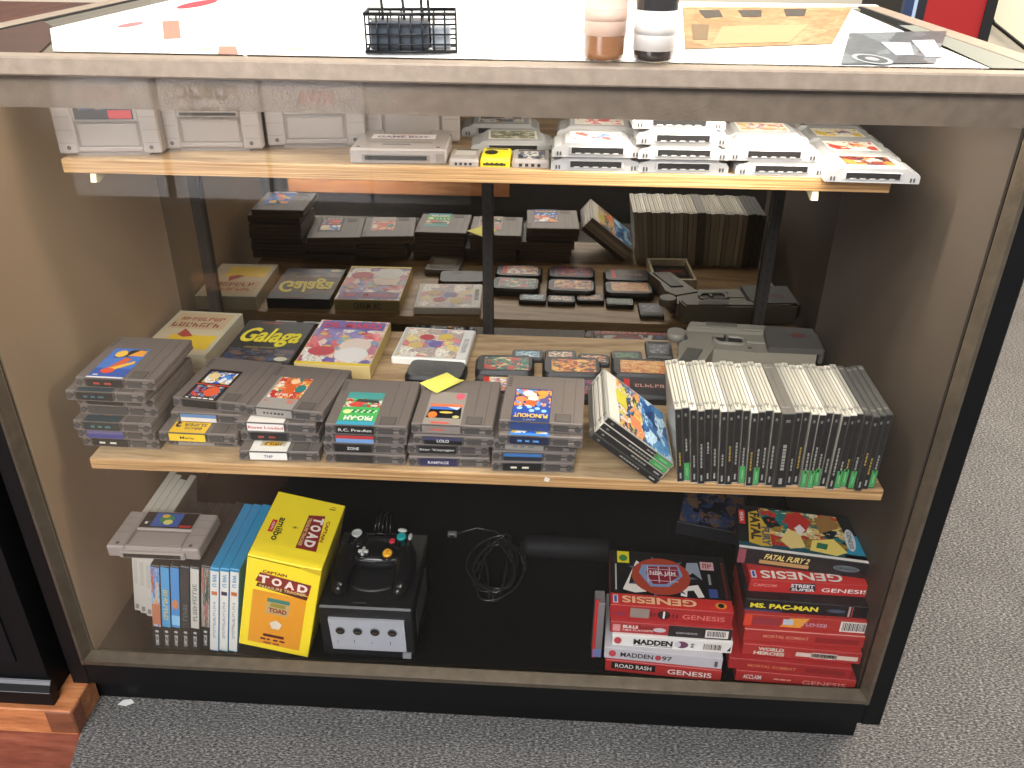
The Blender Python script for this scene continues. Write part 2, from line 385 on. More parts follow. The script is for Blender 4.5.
def nes(x, y, lv, rot, label, group, face=None, end=None):
    """face(mb, frame) draws the front label, end(mb, frame) the strip that wraps over the end"""
    e = empty('game_cartridge', (x, y, .489+lv*TH+.0001), math.radians(rot), label, 'game cartridge', group)
    share('shell', NS, e); share('finger_panel', NP, e)
    b = MB(); h = .0166
    if face: face(b, TOP(LX0, .0005, h))
    if end: end(b, FRONT(LX0, -.0006, .0025))
    b.build('label', e); return e
W, HH, EH = LX1-LX0, LY1, .0125
def bars(b, fr, x0, y0, x1, y1, m, n=4, lift=.0006):
    r = random.Random(int(x0*1e5)+n); x = x0; st = (x1-x0)/n
    for k in range(n): b.rect(fr, x0+k*st, y0, x0+k*st+st*r.uniform(.45, .85), y1, m, lift)
def end_plain(col, tcol=None, txt=None, stripe=None, n=3):
    def f(b, fr):
        b.rect(fr, 0, 0, W, EH, flat(*col))
        if stripe: b.rect(fr, 0, EH*.55, W, EH, flat(*stripe), .0005)
        if tcol and txt: b.text(fr, W*.5-len(txt)*.0022, EH*.3, W*.5+len(txt)*.0022, EH*.68, txt, flat(*tcol))
        elif tcol: bars(b, fr, W*.2, EH*.35, W*.8, EH*.6, flat(*tcol), n)
    return f
def face_plain(col, a=None, band=None):
    def f(b, fr):
        b.rect(fr, 0, 0, W, HH, flat(*col))
        if a: b.rect(fr, .002, .006, W-.002, HH-.004, a, .0005)
        if band: b.rect(fr, 0, 0, W, .016, flat(*band), .0006)
    return f
A_ORB = art('print_orange_blue', [(240, 150, 40), (40, 80, 190), (230, 90, 40), (40, 40, 50), (250, 200, 90), (30, 90, 200)], 4)
A_BLU = art('print_blue_white', [(40, 100, 210), (240, 240, 240), (20, 30, 70), (230, 190, 60)], 4)
A_RED = art('print_red_black', [(12, 12, 14), (220, 60, 40), (12, 12, 14), (240, 220, 200), (90, 140, 200)], 6)
A_ORC = art('print_orange_cream', [(226, 110, 60), (240, 214, 170), (200, 60, 50), (60, 130, 130), (246, 236, 220), (230, 150, 60)], 5)
A_GRN = art('print_green_red', [(80, 190, 90), (200, 60, 50), (60, 140, 130), (40, 50, 50), (230, 230, 220)], 5)
A_PCH = art('print_blue_orange_crowd', [(36, 62, 140), (232, 120, 60), (30, 40, 80), (240, 230, 220), (90, 150, 220), (240, 170, 60)], 6)
A_CAR = art('print_cartoon_pastel', [(214, 190, 160), (206, 92, 92), (244, 236, 220), (120, 120, 170), (226, 200, 110), (170, 150, 140)], 5, warp=.15)
A_TOY = art('print_cartoon_purple', [(110, 90, 170), (214, 80, 90), (240, 232, 222), (120, 150, 170), (180, 80, 110), (236, 200, 180)], 5, warp=.15)
A_FGT = art('print_fighters', [(40, 120, 120), (224, 190, 120), (190, 60, 50), (230, 220, 180), (30, 40, 40), (160, 130, 60)], 5)
A_COL = art('print_collage', [(214, 200, 190), (40, 60, 90), (220, 140, 90), (60, 110, 170), (40, 40, 44), (200, 190, 70)], 7)
A_ICE = art('print_ice_blue', [(40, 90, 150), (80, 140, 190), (24, 50, 96), (190, 220, 240)], 4)
A_ORG = art('print_orange_scene', [(224, 130, 50), (240, 180, 90), (180, 60, 40), (90, 60, 50)], 6)
A_TEA = art('print_teal_scene', [(70, 140, 110), (200, 70, 60), (230, 210, 150), (50, 90, 90)], 6)
A_DRK = art('print_night', [(22, 30, 52), (50, 70, 110), (14, 16, 24), (120, 90, 70)], 5)
A_SKY = art('print_sky', [(80, 150, 220), (150, 200, 240), (220, 190, 140), (90, 170, 110), (200, 110, 70)], 4)
A_WHT = art('print_white_blue', [(240, 240, 240), (240, 240, 240), (90, 130, 190), (220, 220, 224), (200, 90, 80)], 4, False)
A_RDW = art('print_red_white', [(206, 50, 50), (238, 226, 216), (210, 60, 60), (240, 236, 230)], 5, False)
A_PAL = art('print_pale', [(244, 238, 226), (244, 238, 226), (226, 150, 90), (150, 110, 160), (236, 214, 130), (200, 120, 120)], 6, False)

GA = 'dark grey cartridges in the leftmost stack on the middle shelf'
def f_a1(b, fr):
    b.rect(fr, 0, 0, W, HH, flat(40, 86, 176)); b.rect(fr, 0, .03, W, HH, flat(66, 120, 204), .0004)
    b.pol(fr, [(.01, .062), (.03, .09), (.05, .092), (.054, .075), (.038, .07)], flat(32, 26, 26), .0005)
    b.pol(fr, [(.03, .07), (.042, .09), (.054, .088), (.054, .07)], flat(236, 160, 60), .0006)
    b.disc(fr, .018, .076, .009, .011, flat(244, 196, 80), .0007); b.pol(fr, [(.014, .02), (.03, .065), (.042, .06), (.03, .018)], flat(214, 96, 60), .0007)
    b.pol(fr, [(.02, .03), (.05, .055), (.052, .046), (.026, .022)], flat(240, 190, 70), .0008)
    b.disc(fr, .022, .022, .01, .008, flat(230, 80, 50), .0009); b.rect(fr, 0, 0, W, .004, WHITE, .0008); b.rect(fr, .006, .008, .014, .011, WHITE, .0008)
for lv, lab, e, x, y, r in (
  (0, 'bottom cartridge of the leftmost stack, black end strip with two white marks', end_plain((22, 20, 22), (220, 220, 214), None, None, 2), -.590, .082, -1.5),
  (1, 'second cartridge from the bottom of the leftmost stack, purple-blue end strip', end_plain((58, 60, 130), None, None, (96, 90, 130)), -.592, .078, -1),
  (2, 'third cartridge from the bottom of the leftmost stack, dark teal end strip', end_plain((30, 40, 44), (70, 120, 120)), -.592, .074, -1.5),
  (3, 'middle cartridge of the seven in the leftmost stack, plain grey end strip', end_plain((66, 62, 60)), -.587, .092, -1),
  (4, 'third cartridge from the top of the leftmost stack, black end strip', end_plain((26, 24, 25)), -.588, .092, -2),
  (5, 'cartridge just under the top one of the leftmost stack, black and teal label end', end_plain((22, 22, 24), (50, 100, 120)), -.592, .076, -1.3)):
    nes(x, y, lv, r, lab, GA, face_plain((24, 24, 28), A_DRK if lv in (2, 5) else None, (30, 60, 70)), e)
nes(-.578, .0865, 6, -1.3, 'top cartridge of the leftmost stack, blue label with an orange and gold figure', GA, f_a1, end_plain((30, 26, 28), (180, 60, 50), None, None, 2))
GB = 'dark grey cartridges in the second stack from the left'
def f_b1(b, fr):
    b.rect(fr, 0, 0, W, HH, flat(14, 14, 16)); b.rect(fr, .006, .05, W-.004, HH-.008, A_BLU, .0005)
    b.rect(fr, 0, .044, W, .0465, flat(220, 70, 50), .0006); b.rect(fr, .006, .008, W-.006, .042, A_RED, .0005)
    bars(b, fr, .004, .002, W-.004, .005, WHITE, 5); b.disc(fr, .018, .072, .009, .01, flat(236, 210, 150), .0007); b.pol(fr, [(.028, .056), (.034, .08), (.046, .074), (.04, .054)], flat(70, 150, 230), .0007)
    b.pol(fr, [(.03, .055), (.036, .07), (.042, .066), (.038, .052)], WHITE, .0009); b.disc(fr, .036, .024, .012, .014, flat(222, 90, 50), .0007)
def f_b3(b, fr):
    b.rect(fr, 0, 0, W, HH, flat(236, 190, 40)); k = flat(24, 26, 50)
    b.text(fr, .015, .018, .051, .026, 'SUPER', k, rot=180); b.text(fr, .013, .029, .05, .037, 'MARIO', k, rot=180); b.text(fr, .003, .014, .0125, .038, '3', k, rot=180, bold=.03); b.text(fr, .02, .009, .046, .0155, 'BROS', k, rot=180)
nes(-.462, .092, 0, .5, 'bottom cartridge of the second stack from the left, worn silver end strip', GB, None, end_plain((150, 142, 134), (110, 104, 98), None, None, 4))
nes(-.467, .078, 1, -1, 'cartridge with a yellow label and black lettering in the second stack from the left', GB, f_b3, end_plain((238, 196, 44), (60, 40, 30), 'Mario'))
nes(-.458, .108, 2, -2, 'cartridge with a white and blue end strip, under the top of the second stack', GB, None, end_plain((214, 206, 200), None, None, (90, 130, 180)))
nes(-.458, .124, 3, -6.5, 'top cartridge of the second stack from the left, black label with blue and red pictures', GB, f_b1, end_plain((14, 14, 16)))
GC_ = 'dark grey cartridges in the third stack from the left'
def f_c1(b, fr):
    b.rect(fr, 0, 0, W, HH, flat(158, 152, 146)); b.rect(fr, .004, .03, W, HH, A_ORC, .0004)
    b.pol(fr, [(.02, .035), (.024, .085), (.036, .088), (.04, .035)], flat(214, 96, 44), .0006); b.disc(fr, .046, .062, .008, .012, flat(40, 120, 120), .0006); b.disc(fr, .03, .082, .007, .008, flat(240, 200, 160), .0007)
    b.scrib(fr, .014, .036, .042, .044, WHITE, 5); bars(b, fr, .004, .018, .014, .022, flat(200, 120, 100), 2); bars(b, fr, .04, .016, .052, .026, flat(200, 120, 100), 2)
def f_c4(b, fr):
    b.rect(fr, 0, 0, W, HH, flat(226, 224, 216)); b.rect(fr, .012, .014, W-.006, .07, flat(184, 176, 150), .0004); b.scrib(fr, .018, .016, .048, .023, flat(60, 50, 20), 4); b.disc(fr, .03, .02, .014, .006, flat(210, 160, 50), .0005)
nes(-.341, .060, 0, 1.7, 'bottom cartridge of the third stack, white end label with dark blue letters', GC_, f_c4, end_plain((230, 228, 222), (40, 40, 120), 'TNP'))
nes(-.346, .088, 1, 0, 'second cartridge from the bottom of the third stack, black end strip', GC_, None, end_plain((18, 18, 20), (150, 60, 50), None, None, 2))
nes(-.349, .088, 2, -.7, 'cartridge with a white label and small red title, under the top of the third stack', GC_, face_plain((228, 222, 214)), end_plain((232, 226, 220), (190, 40, 50), 'Bases Loaded'))
nes(-.338, .106, 3, -6, 'top cartridge of the third stack from the left, orange picture over a grey strip', GC_, f_c1, end_plain((150, 144, 138), (50, 48, 46), None, None, 6))
GD = 'dark grey cartridges in the fourth stack from the left'
def f_d1(b, fr):
    b.rect(fr, 0, 0, W, HH, flat(70, 150, 146)); b.rect(fr, 0, .03, W, .075, A_GRN, .0004); b.rect(fr, 0, .012, W, .05, flat(72, 178, 88), .0005)
    for r in range(2):
        for k in range(9): b.rect(fr, .012+k*.0045+(r % 2)*.0022, .034+r*.004, .0142+k*.0045+(r % 2)*.0022, .038+r*.004, flat(30, 30, 30) if k % 2 else WHITE, .0007)
    b.pol(fr, [(.006, .056), (.016, .066), (.03, .064), (.026, .052), (.012, .05)], flat(206, 70, 60), .0007); b.pol(fr, [(.014, .066), (.02, .074), (.05, .07), (.052, .062), (.03, .064)], flat(60, 66, 60), .0008)
    b.disc(fr, .009, .036, .006, .006, flat(230, 240, 160), .0008); b.text(fr, .008, .012, .05, .025, 'PRO-AM', WHITE, .0009, rot=180, bold=.03); b.rect(fr, 0, 0, W, .009, flat(60, 160, 190), .0006)
nes(-.2125, .0636, 0, 0, 'bottom cartridge of the fourth stack from the left, dark end strip', GD, None, end_plain((40, 38, 38)))
nes(-.214, .066, 1, .3, 'second cartridge from the bottom of the fourth stack, black end strip with white title', GD, None, end_plain((20, 20, 22), (226, 226, 220), 'ZONE'))
nes(-.210, .065, 2, .2, 'cartridge with a red over light blue end strip in the fourth stack', GD, None, end_plain((110, 150, 200), None, None, (176, 50, 48)))
nes(-.208, .0636, 3, 0, 'top cartridge of the fourth stack, green and teal label with a red car', GD, f_d1, end_plain((24, 22, 24), (220, 220, 214), 'R.C. Pro-Am'))
GE = 'dark grey cartridges in the fifth stack from the left'
def f_e1(b, fr):
    b.rect(fr, 0, 0, W, HH, flat(150, 142, 134)); b.pol(fr, [(.002, .018), (.006, .052), (W-.004, .056), (W-.002, .018)], flat(14, 16, 26), .0004)
    b.rect(fr, .004, .05, W-.003, .058, flat(222, 116, 74), .0005); b.pol(fr, [(.004, .042), (.006, .05), (W-.004, .05), (W-.01, .042)], flat(60, 110, 190), .0006)
    b.disc(fr, .011, .026, .007, .009, flat(226, 120, 50), .0006); b.disc(fr, .03, .034, .01, .003, flat(220, 190, 90), .0006); b.disc(fr, .046, .022, .005, .004, flat(190, 190, 120), .0006)
    b.pol(fr, [(.03, .05), (.05, .05), (.046, .042)], flat(190, 210, 230), .0007); b.disc(fr, .046, .082, .007, .009, flat(206, 90, 110), .0005); b.rect(fr, .012, .002, .038, .007, flat(206, 90, 80), .0005)
nes(-.0878, .0616, 0, 1.6, 'bottom cartridge of the fifth stack, dark blue end strip with white title', GE, None, end_plain((40, 38, 76), (210, 210, 214), 'RAMPAGE'))
nes(-.090, .070, 1, 1, 'second cartridge from the bottom of the fifth stack, black end strip, white title', GE, None, end_plain((26, 24, 26), (200, 200, 196), 'Star Voyager'))
nes(-.081, .070, 2, -.5, 'cartridge under the one holding the yellow note, black end strip with four white letters', GE, None, end_plain((18, 18, 24), (236, 236, 230), 'LOLO', (60, 56, 90)))
nes(-.0835, .074, 3, -.9, 'top cartridge of the fifth stack, grey label, under the yellow sticky note', GE, f_e1, end_plain((130, 122, 116), (180, 90, 80), None, None, 1))
GF = 'dark grey cartridges in the rightmost stack on the middle shelf'
def f_f1(b, fr):
    b.rect(fr, 0, 0, W, HH, flat(30, 52, 120)); b.rect(fr, .001, .02, W-.001, HH-.003, A_PCH, .0004); b.rect(fr, .001, .016, W-.001, .042, flat(36, 74, 160), .0005)
    for cx, cy in ((.01, .036), (.024, .04), (.036, .036), (.046, .03), (.028, .03)): b.disc(fr, cx, cy, .004, .004, flat(150, 200, 240), .0006)
    for cx, cy, c in ((.01, .062, (232, 130, 80)), (.028, .066, (236, 222, 206)), (.045, .06, (90, 80, 130)), (.02, .08, (240, 236, 230)), (.042, .082, (236, 150, 60)), (.026, .052, (230, 100, 50))): b.disc(fr, cx, cy, .008, .008, flat(*c), .0006)
    b.text(fr, .003, .01, .052, .021, 'PUNCHOUT', flat(240, 190, 60), .0009, rot=180, bold=.03); b.rect(fr, 0, 0, W, .008, flat(40, 60, 110), .0006); b.scrib(fr, .018, .002, .036, .0055, flat(160, 170, 210), 4, .0009)
nes(.0354, .0576, 0, 1.7, 'bottom cartridge of the rightmost stack, black end strip with red and white marks', GF, None, end_plain((18, 18, 20), (226, 220, 200), None, None, 2))
nes(.036, .060, 1, 1, 'second cartridge from the bottom of the rightmost stack, dark strip with blue', GF, None, end_plain((34, 40, 50), None, None, (60, 110, 170)))
nes(.038, .064, 2, -1, 'middle cartridge of the rightmost stack, worn silver end strip', GF, None, end_plain((140, 136, 130), (110, 106, 102)))
nes(.045, .054, 3, -1.5, 'cartridge under the top of the rightmost stack, bright blue label edge', GF, face_plain((60, 130, 210), A_BLU), end_plain((26, 34, 60), (90, 150, 220)))
nes(.045, .0655, 4, -2.3, 'top cartridge of the rightmost stack, blue label crowded with orange faces', GF, f_f1, end_plain((40, 60, 110)))
# sticky note
b = MB(); N = 6; vs = []
for j in range(N+1):
    for i in range(N+1):
        u, v = i/N, j/N; vs.append((u*.054, v*.046, .0012+.012*max(0, (1-v)-.55)**1.5*(.6+u)))
n0 = b.add(vs)
for j in range(N):
    for i in range(N): b.face([n0+j*(N+1)+i, n0+j*(N+1)+i+1, n0+(j+1)*(N+1)+i+1, n0+(j+1)*(N+1)+i], flat(240, 232, 110, .7), smooth=True)
o = tag(b.build('sticky_note'), 'yellow sticky note on the top cartridge of the fifth stack', 'sticky note'); o.location = (-.0562, .1564, .489+4*TH+.0015); o.rotation_euler = (0, 0, math.radians(44))

# ------------------------------------------------------------------ row of clear jewel cases
CLR = mat('jewel_clear_plastic', rgb(186, 182, 170), .25, spec=.7)
CLR2 = mat('jewel_clear_plastic_grey', rgb(160, 157, 148), .3, spec=.7)
CLR3 = mat('jewel_clear_plastic_bright', rgb(210, 206, 196), .25, spec=.7)
CLRD = mat('jewel_shaded_plastic', rgb(74, 74, 72), .3, spec=.6)  # darker shell; shade at the row's right end is put into the colour
def jewel_shell(m, t=.0093):
    b = MB(); b.box(0, 0, 0, t, .142, .125, m, .0007)
    b.box(t*.35, .004, .1249, t*.5, .138, .1253, mat('jewel_seam', rgb(96, 94, 90), .5))
    for y in (.012, .128): b.box(t*.1, y, .125, t*.75, y+.005, .1256, mat('jewel_hinge', rgb(120, 118, 112), .4))
    return b.mesh('case_shell')
JS, JD = jewel_shell(CLR), jewel_shell(CLRD)
JS2, JS3, JT = jewel_shell(CLR2), jewel_shell(CLR3), jewel_shell(mat('jewel_double_smoke', rgb(104, 100, 94), .45), .0185)
GREEN = flat(70, 150, 84)
def jewel(loc, rot, label, group, seed, green=False, dark=False, yellow=False, face=None, t=.0093):
    e = empty('jewel_case', loc, rot, label, 'game case', group)
    share('case_shell', JT if t > .015 else JD if dark else [JS, JS2, JS3, JS][seed*7 % 4], e)
    b = MB(); fr = FRONT(.0001, 0, .002); r = random.Random(seed); w = t-.0002
    b.rect(fr, 0, 0, w, .121, flat(52, 49, 46)); b.rect(fr, w*.14, .0005, w*.86, .120, flat(30, 28, 28), .0004); ty = flat(150, 126, 60) if yellow else flat(140, 138, 132)
    z = .075-r.random()*.03
    for k in range(r.randint(4, 9)):
        l = r.uniform(.003, .006)
        if z > .028: b.rect(fr, w*.38, z-l, w*.64, z, ty, .0006)
        z -= l+.0012
    b.rect(fr, w*.34, .108, w*.66, .1125, flat(110, 110, 106), .0006)
    if green: b.rect(fr, w*.08, .001, w*.92, .030, GREEN, .0006); b.rect(fr, w*.42, .008, w*.58, .022, flat(130, 180, 134), .0008)
    else: b.rect(fr, w*.38, .005, w*.64, .015, flat(150, 150, 146), .0006)
    b.build('spine_card', e, 'black printed spine card')
    if face:
        c = MB(); face(c); c.build('cover_card', e, 'printed cover seen through the clear case')
    return e
greens = {1, 9, 11, 17, 18, 19, 22, 23, 24, 27}; yellows = {0, 7, 10, 16, 23, 25, 26}
ORD = ['first', 'second', 'third', 'fourth', 'fifth', 'sixth', 'seventh', 'eighth', 'ninth', 'tenth', 'eleventh', 'twelfth', 'thirteenth', 'fourteenth']
x = .3045; PT = .01035
for k in range(28):
    lean = -math.radians(7.5)*max(0, 1-k/22)
    if k < 14: pos = '%s jewel case from the left in the upright row' % ORD[k]
    else: pos = '%s jewel case from the right in the upright row' % ORD[27-k]
    lab = pos+(', green spine tab' if k in greens else ', double thickness, grey top' if k == 14 else ', black spine')
    jewel((x, .048+.004*math.sin(k*1.7), .4892), (0, lean, 0), lab, 'upright jewel cases on the middle shelf', k, k in greens, k > 23, k in yellows, None, .0185 if k == 14 else .0093)
    x += (.0188 if k == 14 else PT-.00045) - (.00028 if k < 22 else 0)
# the leaning cases
LT = .658
for k in range(4):
    def cov(b, k=k):
        fr = ((.0093, .004, .004), (0, 1, 0), (0, 0, 1), (1, 0, 0))
        if k == 3:
            b.rect(fr, 0, 0, .134, .117, flat(70, 120, 170)); b.rect(fr, 0, .05, .134, .117, A_COL, .0004); b.rect(fr, 0, 0, .134, .05, A_ICE, .0004); b.rect(fr, 0, .098, .134, .117, flat(206, 200, 192), .0005)
            b.rect(fr, .06, .08, .1, .1, flat(190, 180, 60), .0006); b.rect(fr, .02, .055, .05, .075, flat(220, 120, 80), .0006)
        else: b.rect(fr, 0, 0, .134, .117, A_COL)
    labs = ['lowest of the four leaning jewel cases, black spine', 'second from bottom of the four leaning jewel cases, pink inlay edge', 'third from bottom of the leaning jewel cases, green spine tab at its upper end', 'uppermost leaning jewel case, showing a photo collage and blue cover']
    d = k*.0099
    jewel((.2725+d*math.sin(LT)-.0*k, .040+.002*k, .4895+d*math.cos(LT)+.0003), (0, -(PI/2-LT), 0), labs[k], 'jewel cases leaning against the rightmost cartridge stack', 100+k, k in (2, 3), k == 0, False, cov)

# ------------------------------------------------------------------ boxes lying at the back of the middle shelf
def carton(name, loc, rot, w, d, h, label, cat, body, draw, group=None, bev=.0008):
    b = MB(); b.box(0, 0, 0, w, d, h, body, bev); draw(b, w, d, h)
    o = tag(b.build(name), label, cat, group); o.location = loc; o.rotation_euler = rot if isinstance(rot, tuple) else (0, 0, rot); return o
def d_yel(b, w, d, h):
    f = TOP(0, 0, h); b.rect(f, .006, .006, w-.006, d-.006, flat(214, 196, 160)); b.rect(f, .03, .02, w-.008, .075, flat(240, 200, 40), .0005); b.rect(f, .01, .1, w-.01, d-.01, flat(206, 180, 140), .0005)
    b.scrib(f, .02, .135, w-.02, .15, flat(170, 60, 40), 8); b.scrib(f, .012, .108, w-.02, .126, flat(150, 50, 36), 7); b.pol(f, [(.04, .075), (.046, .1), (.06, .085), (.072, .07), (.055, .065)], flat(180, 60, 40), .0008)
    b.rect(FRONT(0, 0, 0), .003, .003, w-.003, h-.003, flat(214, 206, 180)); 
carton('game_box', (-.615, .335, .4893), -.04, .125, .178, .030, 'white and yellow boxed game with red lettering, behind the leftmost stack', 'game box', flat(200, 192, 166), d_yel)
def d_gal(b, w, d, h):
    f = TOP(0, 0, h); b.rect(f, .004, .004, w-.004, .05, A_DRK); b.text(f, .004, d-.108, w-.012, d-.032, 'Galaga', flat(232, 216, 50), .0009, bold=.03, shear=.12)
    b.text(f, .03, d-.114, w-.04, d-.109, 'DEMONS OF DEATH', flat(180, 170, 60), .0009); b.rect(f, .03, d-.012, .07, d-.008, flat(150, 40, 36), .0006); b.disc(f, w-.02, .012, .012, .008, flat(210, 206, 180), .0008)
carton('game_box', (-.470, .330, .4893), -.02, .130, .165, .022, 'black boxed game with big yellow slanted lettering', 'game box', flat(34, 33, 34), d_gal)
def d_drm(b, w, d, h):
    f = TOP(0, 0, h); b.rect(f, .002, .002, w-.002, d-.002, A_TOY); b.text(f, .012, d-.034, w-.012, d-.012, 'DR. MARIO', flat(214, 60, 70), .0009, bold=.03); b.rect(f, .006, d-.04, w-.006, d-.006, flat(104, 88, 160), .0005)
    r = random.Random(3)
    for k in range(26): b.disc(f, r.uniform(.012, w-.012), r.uniform(.05, d-.045), .007, .005, flat(*r.choice([(200, 60, 70), (236, 230, 224), (110, 150, 190), (230, 190, 90), (150, 160, 190)])), .0006+k*.00001)
    b.disc(f, w*.68, .075, .028, .03, flat(232, 214, 200), .0009); b.disc(f, w*.68, .04, .03, .028, flat(236, 232, 228), .00105); b.disc(f, w*.26, .05, .024, .018, flat(200, 80, 90), .0009)
    b.rect(f, 0, 0, w, .008, flat(240, 210, 60), .001); b.rect(((w, 0, 0), (0, 1, 0), (0, 0, 1), (1, 0, 0)), .002, .002, d-.002, h-.002, flat(220, 196, 130))
    bk = ((w, d, 0), (-1, 0, 0), (0, 0, 1), (0, 1, 0)); b.rect(bk, .002, .002, w-.002, h-.002, flat(150, 136, 90)); b.text(bk, .04, .006, w-.04, h-.006, 'DR. MARIO', flat(60, 40, 30))
carton('game_box', (-.330, .320, .4893), -.02, .134, .180, .026, 'purple and red cartoon game box with a yellow lower edge', 'game box', flat(214, 190, 130), d_drm)
def d_3ds(b, w, d, h):
    f = TOP(0, 0, h); b.rect(f, .006, .006, w-.02, d-.006, A_CAR); b.rect(f, w-.019, .004, w-.002, d-.004, flat(236, 234, 228), .0005); b.text(f, w-.015, .03, w-.006, d-.04, 'NINTENDO 3DS', flat(90, 90, 96), .0008, rot=90)
    for cx, cy, c in ((.05, .085, (196, 70, 80)), (.07, .06, (120, 110, 170)), (.035, .05, (222, 190, 120)), (.085, .09, (230, 200, 90))): b.disc(f, cx, cy, .014, .012, flat(*c), .0006)
    b.rect(f, .004, .004, .01, d-.004, flat(206, 200, 190), .0005)
carton('game_case', (-.171, .378, .4893), -.05, .136, .126, .015, 'white slim game case with pastel cartoon cover, behind the fourth stack', 'game case', flat(236, 234, 228), d_3ds, bev=.002)

# ------------------------------------------------------------------ black cartridges at the back
BC = mat('black_cartridge_plastic', rgb(25, 25, 27), .45)
def rounded(w, d, r, n=5, x0=0, y0=0):
    p = []
    for cx, cy, a in ((w-r, r, -PI/2), (w-r, d-r, 0), (r, d-r, PI/2), (r, r, PI)):
        for k in range(n+1): p.append((x0+cx+r*math.cos(a+PI/2*k/n), y0+cy+r*math.sin(a+PI/2*k/n)))
    return p
def gen_shell():
    b = MB(); b.prism(rounded(.104, .066, .014), 2, 0, .011, BC); b.frustum(rounded(.104, .066, .014), .011, rounded(.096, .060, .012, 5, .004, .003), .017, BC)
    b.box(.02, -.002, .002, .084, .002, .011, BC); return b.mesh('shell')
GS = gen_shell()
def bcart(x, y, rot, label, draw, z=.4893):
    e = empty('game_cartridge', (x, y, z), rot, label, 'game cartridge', 'rounded black cartridges behind the stacks'); share('shell', GS, e)
    b = MB(); draw(b, TOP(.016, .008, .017)); b.build('label', e); return e
def lab_art(a, c=None, red=False, txt=None):
    def f(b, fr):
        b.rect(fr, 0, 0, .078, .046, a if not c else flat(*c))
        if red: b.rect(fr, 0, 0, .010, .046, flat(206, 50, 48), .0005)
        if txt: b.rect(fr, .012, .016, .074, .034, flat(60, 40, 44), .0005); b.scrib(fr, .018, .02, .068, .03, flat(220, 170, 150), 6)
    return f
bcart(-.016, .330, .04, 'black cartridge with a green and red label, behind the fifth stack', lab_art(A_TEA))
bcart(.102, .332, .02, 'black cartridge with an orange scene and yellow corner, behind the rightmost stack', lab_art(A_ORG))
bcart(.222, .338, -.02, 'black cartridge with a wide pale orange label, beside the jewel cases', lab_art(art('print_sand', [(226, 160, 90), (206, 120, 70), (236, 190, 130)], 7)))
bcart(-.014, .258, .0, 'black cartridge with a red-edged white label, seen in the mirror behind the fifth stack', lab_art(A_PAL, None, True))
bcart(.102, .258, .0, 'black cartridge with a red and purple label, seen in the mirror behind the rightmost stack', lab_art(art('print_crimson', [(190, 40, 60), (120, 50, 120), (220, 110, 80), (40, 40, 60)], 6)))
bcart(.224, .268, -.03, 'black cartridge with a red edge and pink title, behind the leaning cases', lab_art(A_PAL, (40, 36, 40), True, 'Toejam'))
e = empty('game_cartridge', (-.137, .305, .4893), -.06, 'black cartridge lying face down, between the white game case and the sticky note', 'game cartridge', 'rounded black cartridges behind the stacks')
share('shell', GS, e)
b = MB()
for k in range(7): b.box(.03+k*.006, .045, .0169, .0325+k*.006, .05, .0174, NESD)
b.box(.03, .012, .0169, .05, .018, .0172, NESD); b.build('grip_ribs', e)
# small handheld cartridges
def hand_shell(m, w, d, h, gb=False):
    b = MB(); b.prism(rounded(w, d, .004, 3), 2, 0, h*.6, m); b.frustum(rounded(w, d, .004, 3), h*.6, rounded(w-.003, d-.003, .004, 3, .0015, .0015), h, m)
    if gb:
        b.box(w*.14, d*.84, h-.0002, w*.86, d*.9, h+.0006, NESD)
        for k in range(4): b.box(w*.2+k*w*.16, -.0004, h*.15, w*.2+k*w*.16+w*.08, .0006, h*.5, SLOT)
    return b.mesh('shell')
HS = hand_shell(BC, .0575, .036, .009)
def hcart(x, y, r, label, a, name='handheld_cartridge', group='small black handheld cartridges in a row'):
    e = empty(name, (x, y, .4893), r, label, 'game cartridge', group); share('shell', HS, e)
    b = MB(); b.rect(TOP(.007, .006, .009), 0, 0, .043, .022, a); b.build('label', e)
hcart(.045, .400, .02, 'small black cartridge with a pale blue label, leftmost of the small row', art('print_pale_blue', [(140, 180, 196), (200, 220, 224), (60, 100, 120)], 6))
hcart(.1045, .403, .0, 'small black cartridge with a cream label, second of the small row', art('print_cream', [(226, 216, 190), (226, 216, 190), (60, 50, 40), (160, 60, 50)], 6))
hcart(.164, .393, -.03, 'small black cartridge with an orange and white label, third of the small row', art('print_amber', [(220, 130, 50), (230, 220, 200), (40, 30, 30)], 6))
hcart(.226, .407, .03, 'small black cartridge with a dull green label, rightmost of the small row', art('print_moss', [(70, 110, 80), (100, 130, 90), (50, 70, 60)], 5))
DG = mat('charcoal_handheld_plastic', rgb(66, 64, 62), .5)
HG = hand_shell(DG, .049, .064, .008, True)
e = empty('handheld_cartridge', (.290, .428, .4893), -.02, 'dark grey square cartridge with a dim picture label, beside the light gun grip', 'game cartridge'); share('shell', HG, e)
b = MB(); b.rect(TOP(.007, .012, .008), 0, 0, .035, .036, art('print_dim', [(90, 92, 100), (130, 130, 134), (60, 64, 74)], 6)); b.build('label', e)
e = empty('handheld_cartridge', (-.17, .200, .4893), .05, 'light grey cartridge lying flat behind the fourth stack, seen in the mirror', 'game cartridge')
share('shell', hand_shell(SNM, .078, .09, .012, True), e); b = MB(); b.rect(TOP(.012, .02, .012), 0, 0, .054, .05, flat(170, 164, 156)); b.build('label', e)
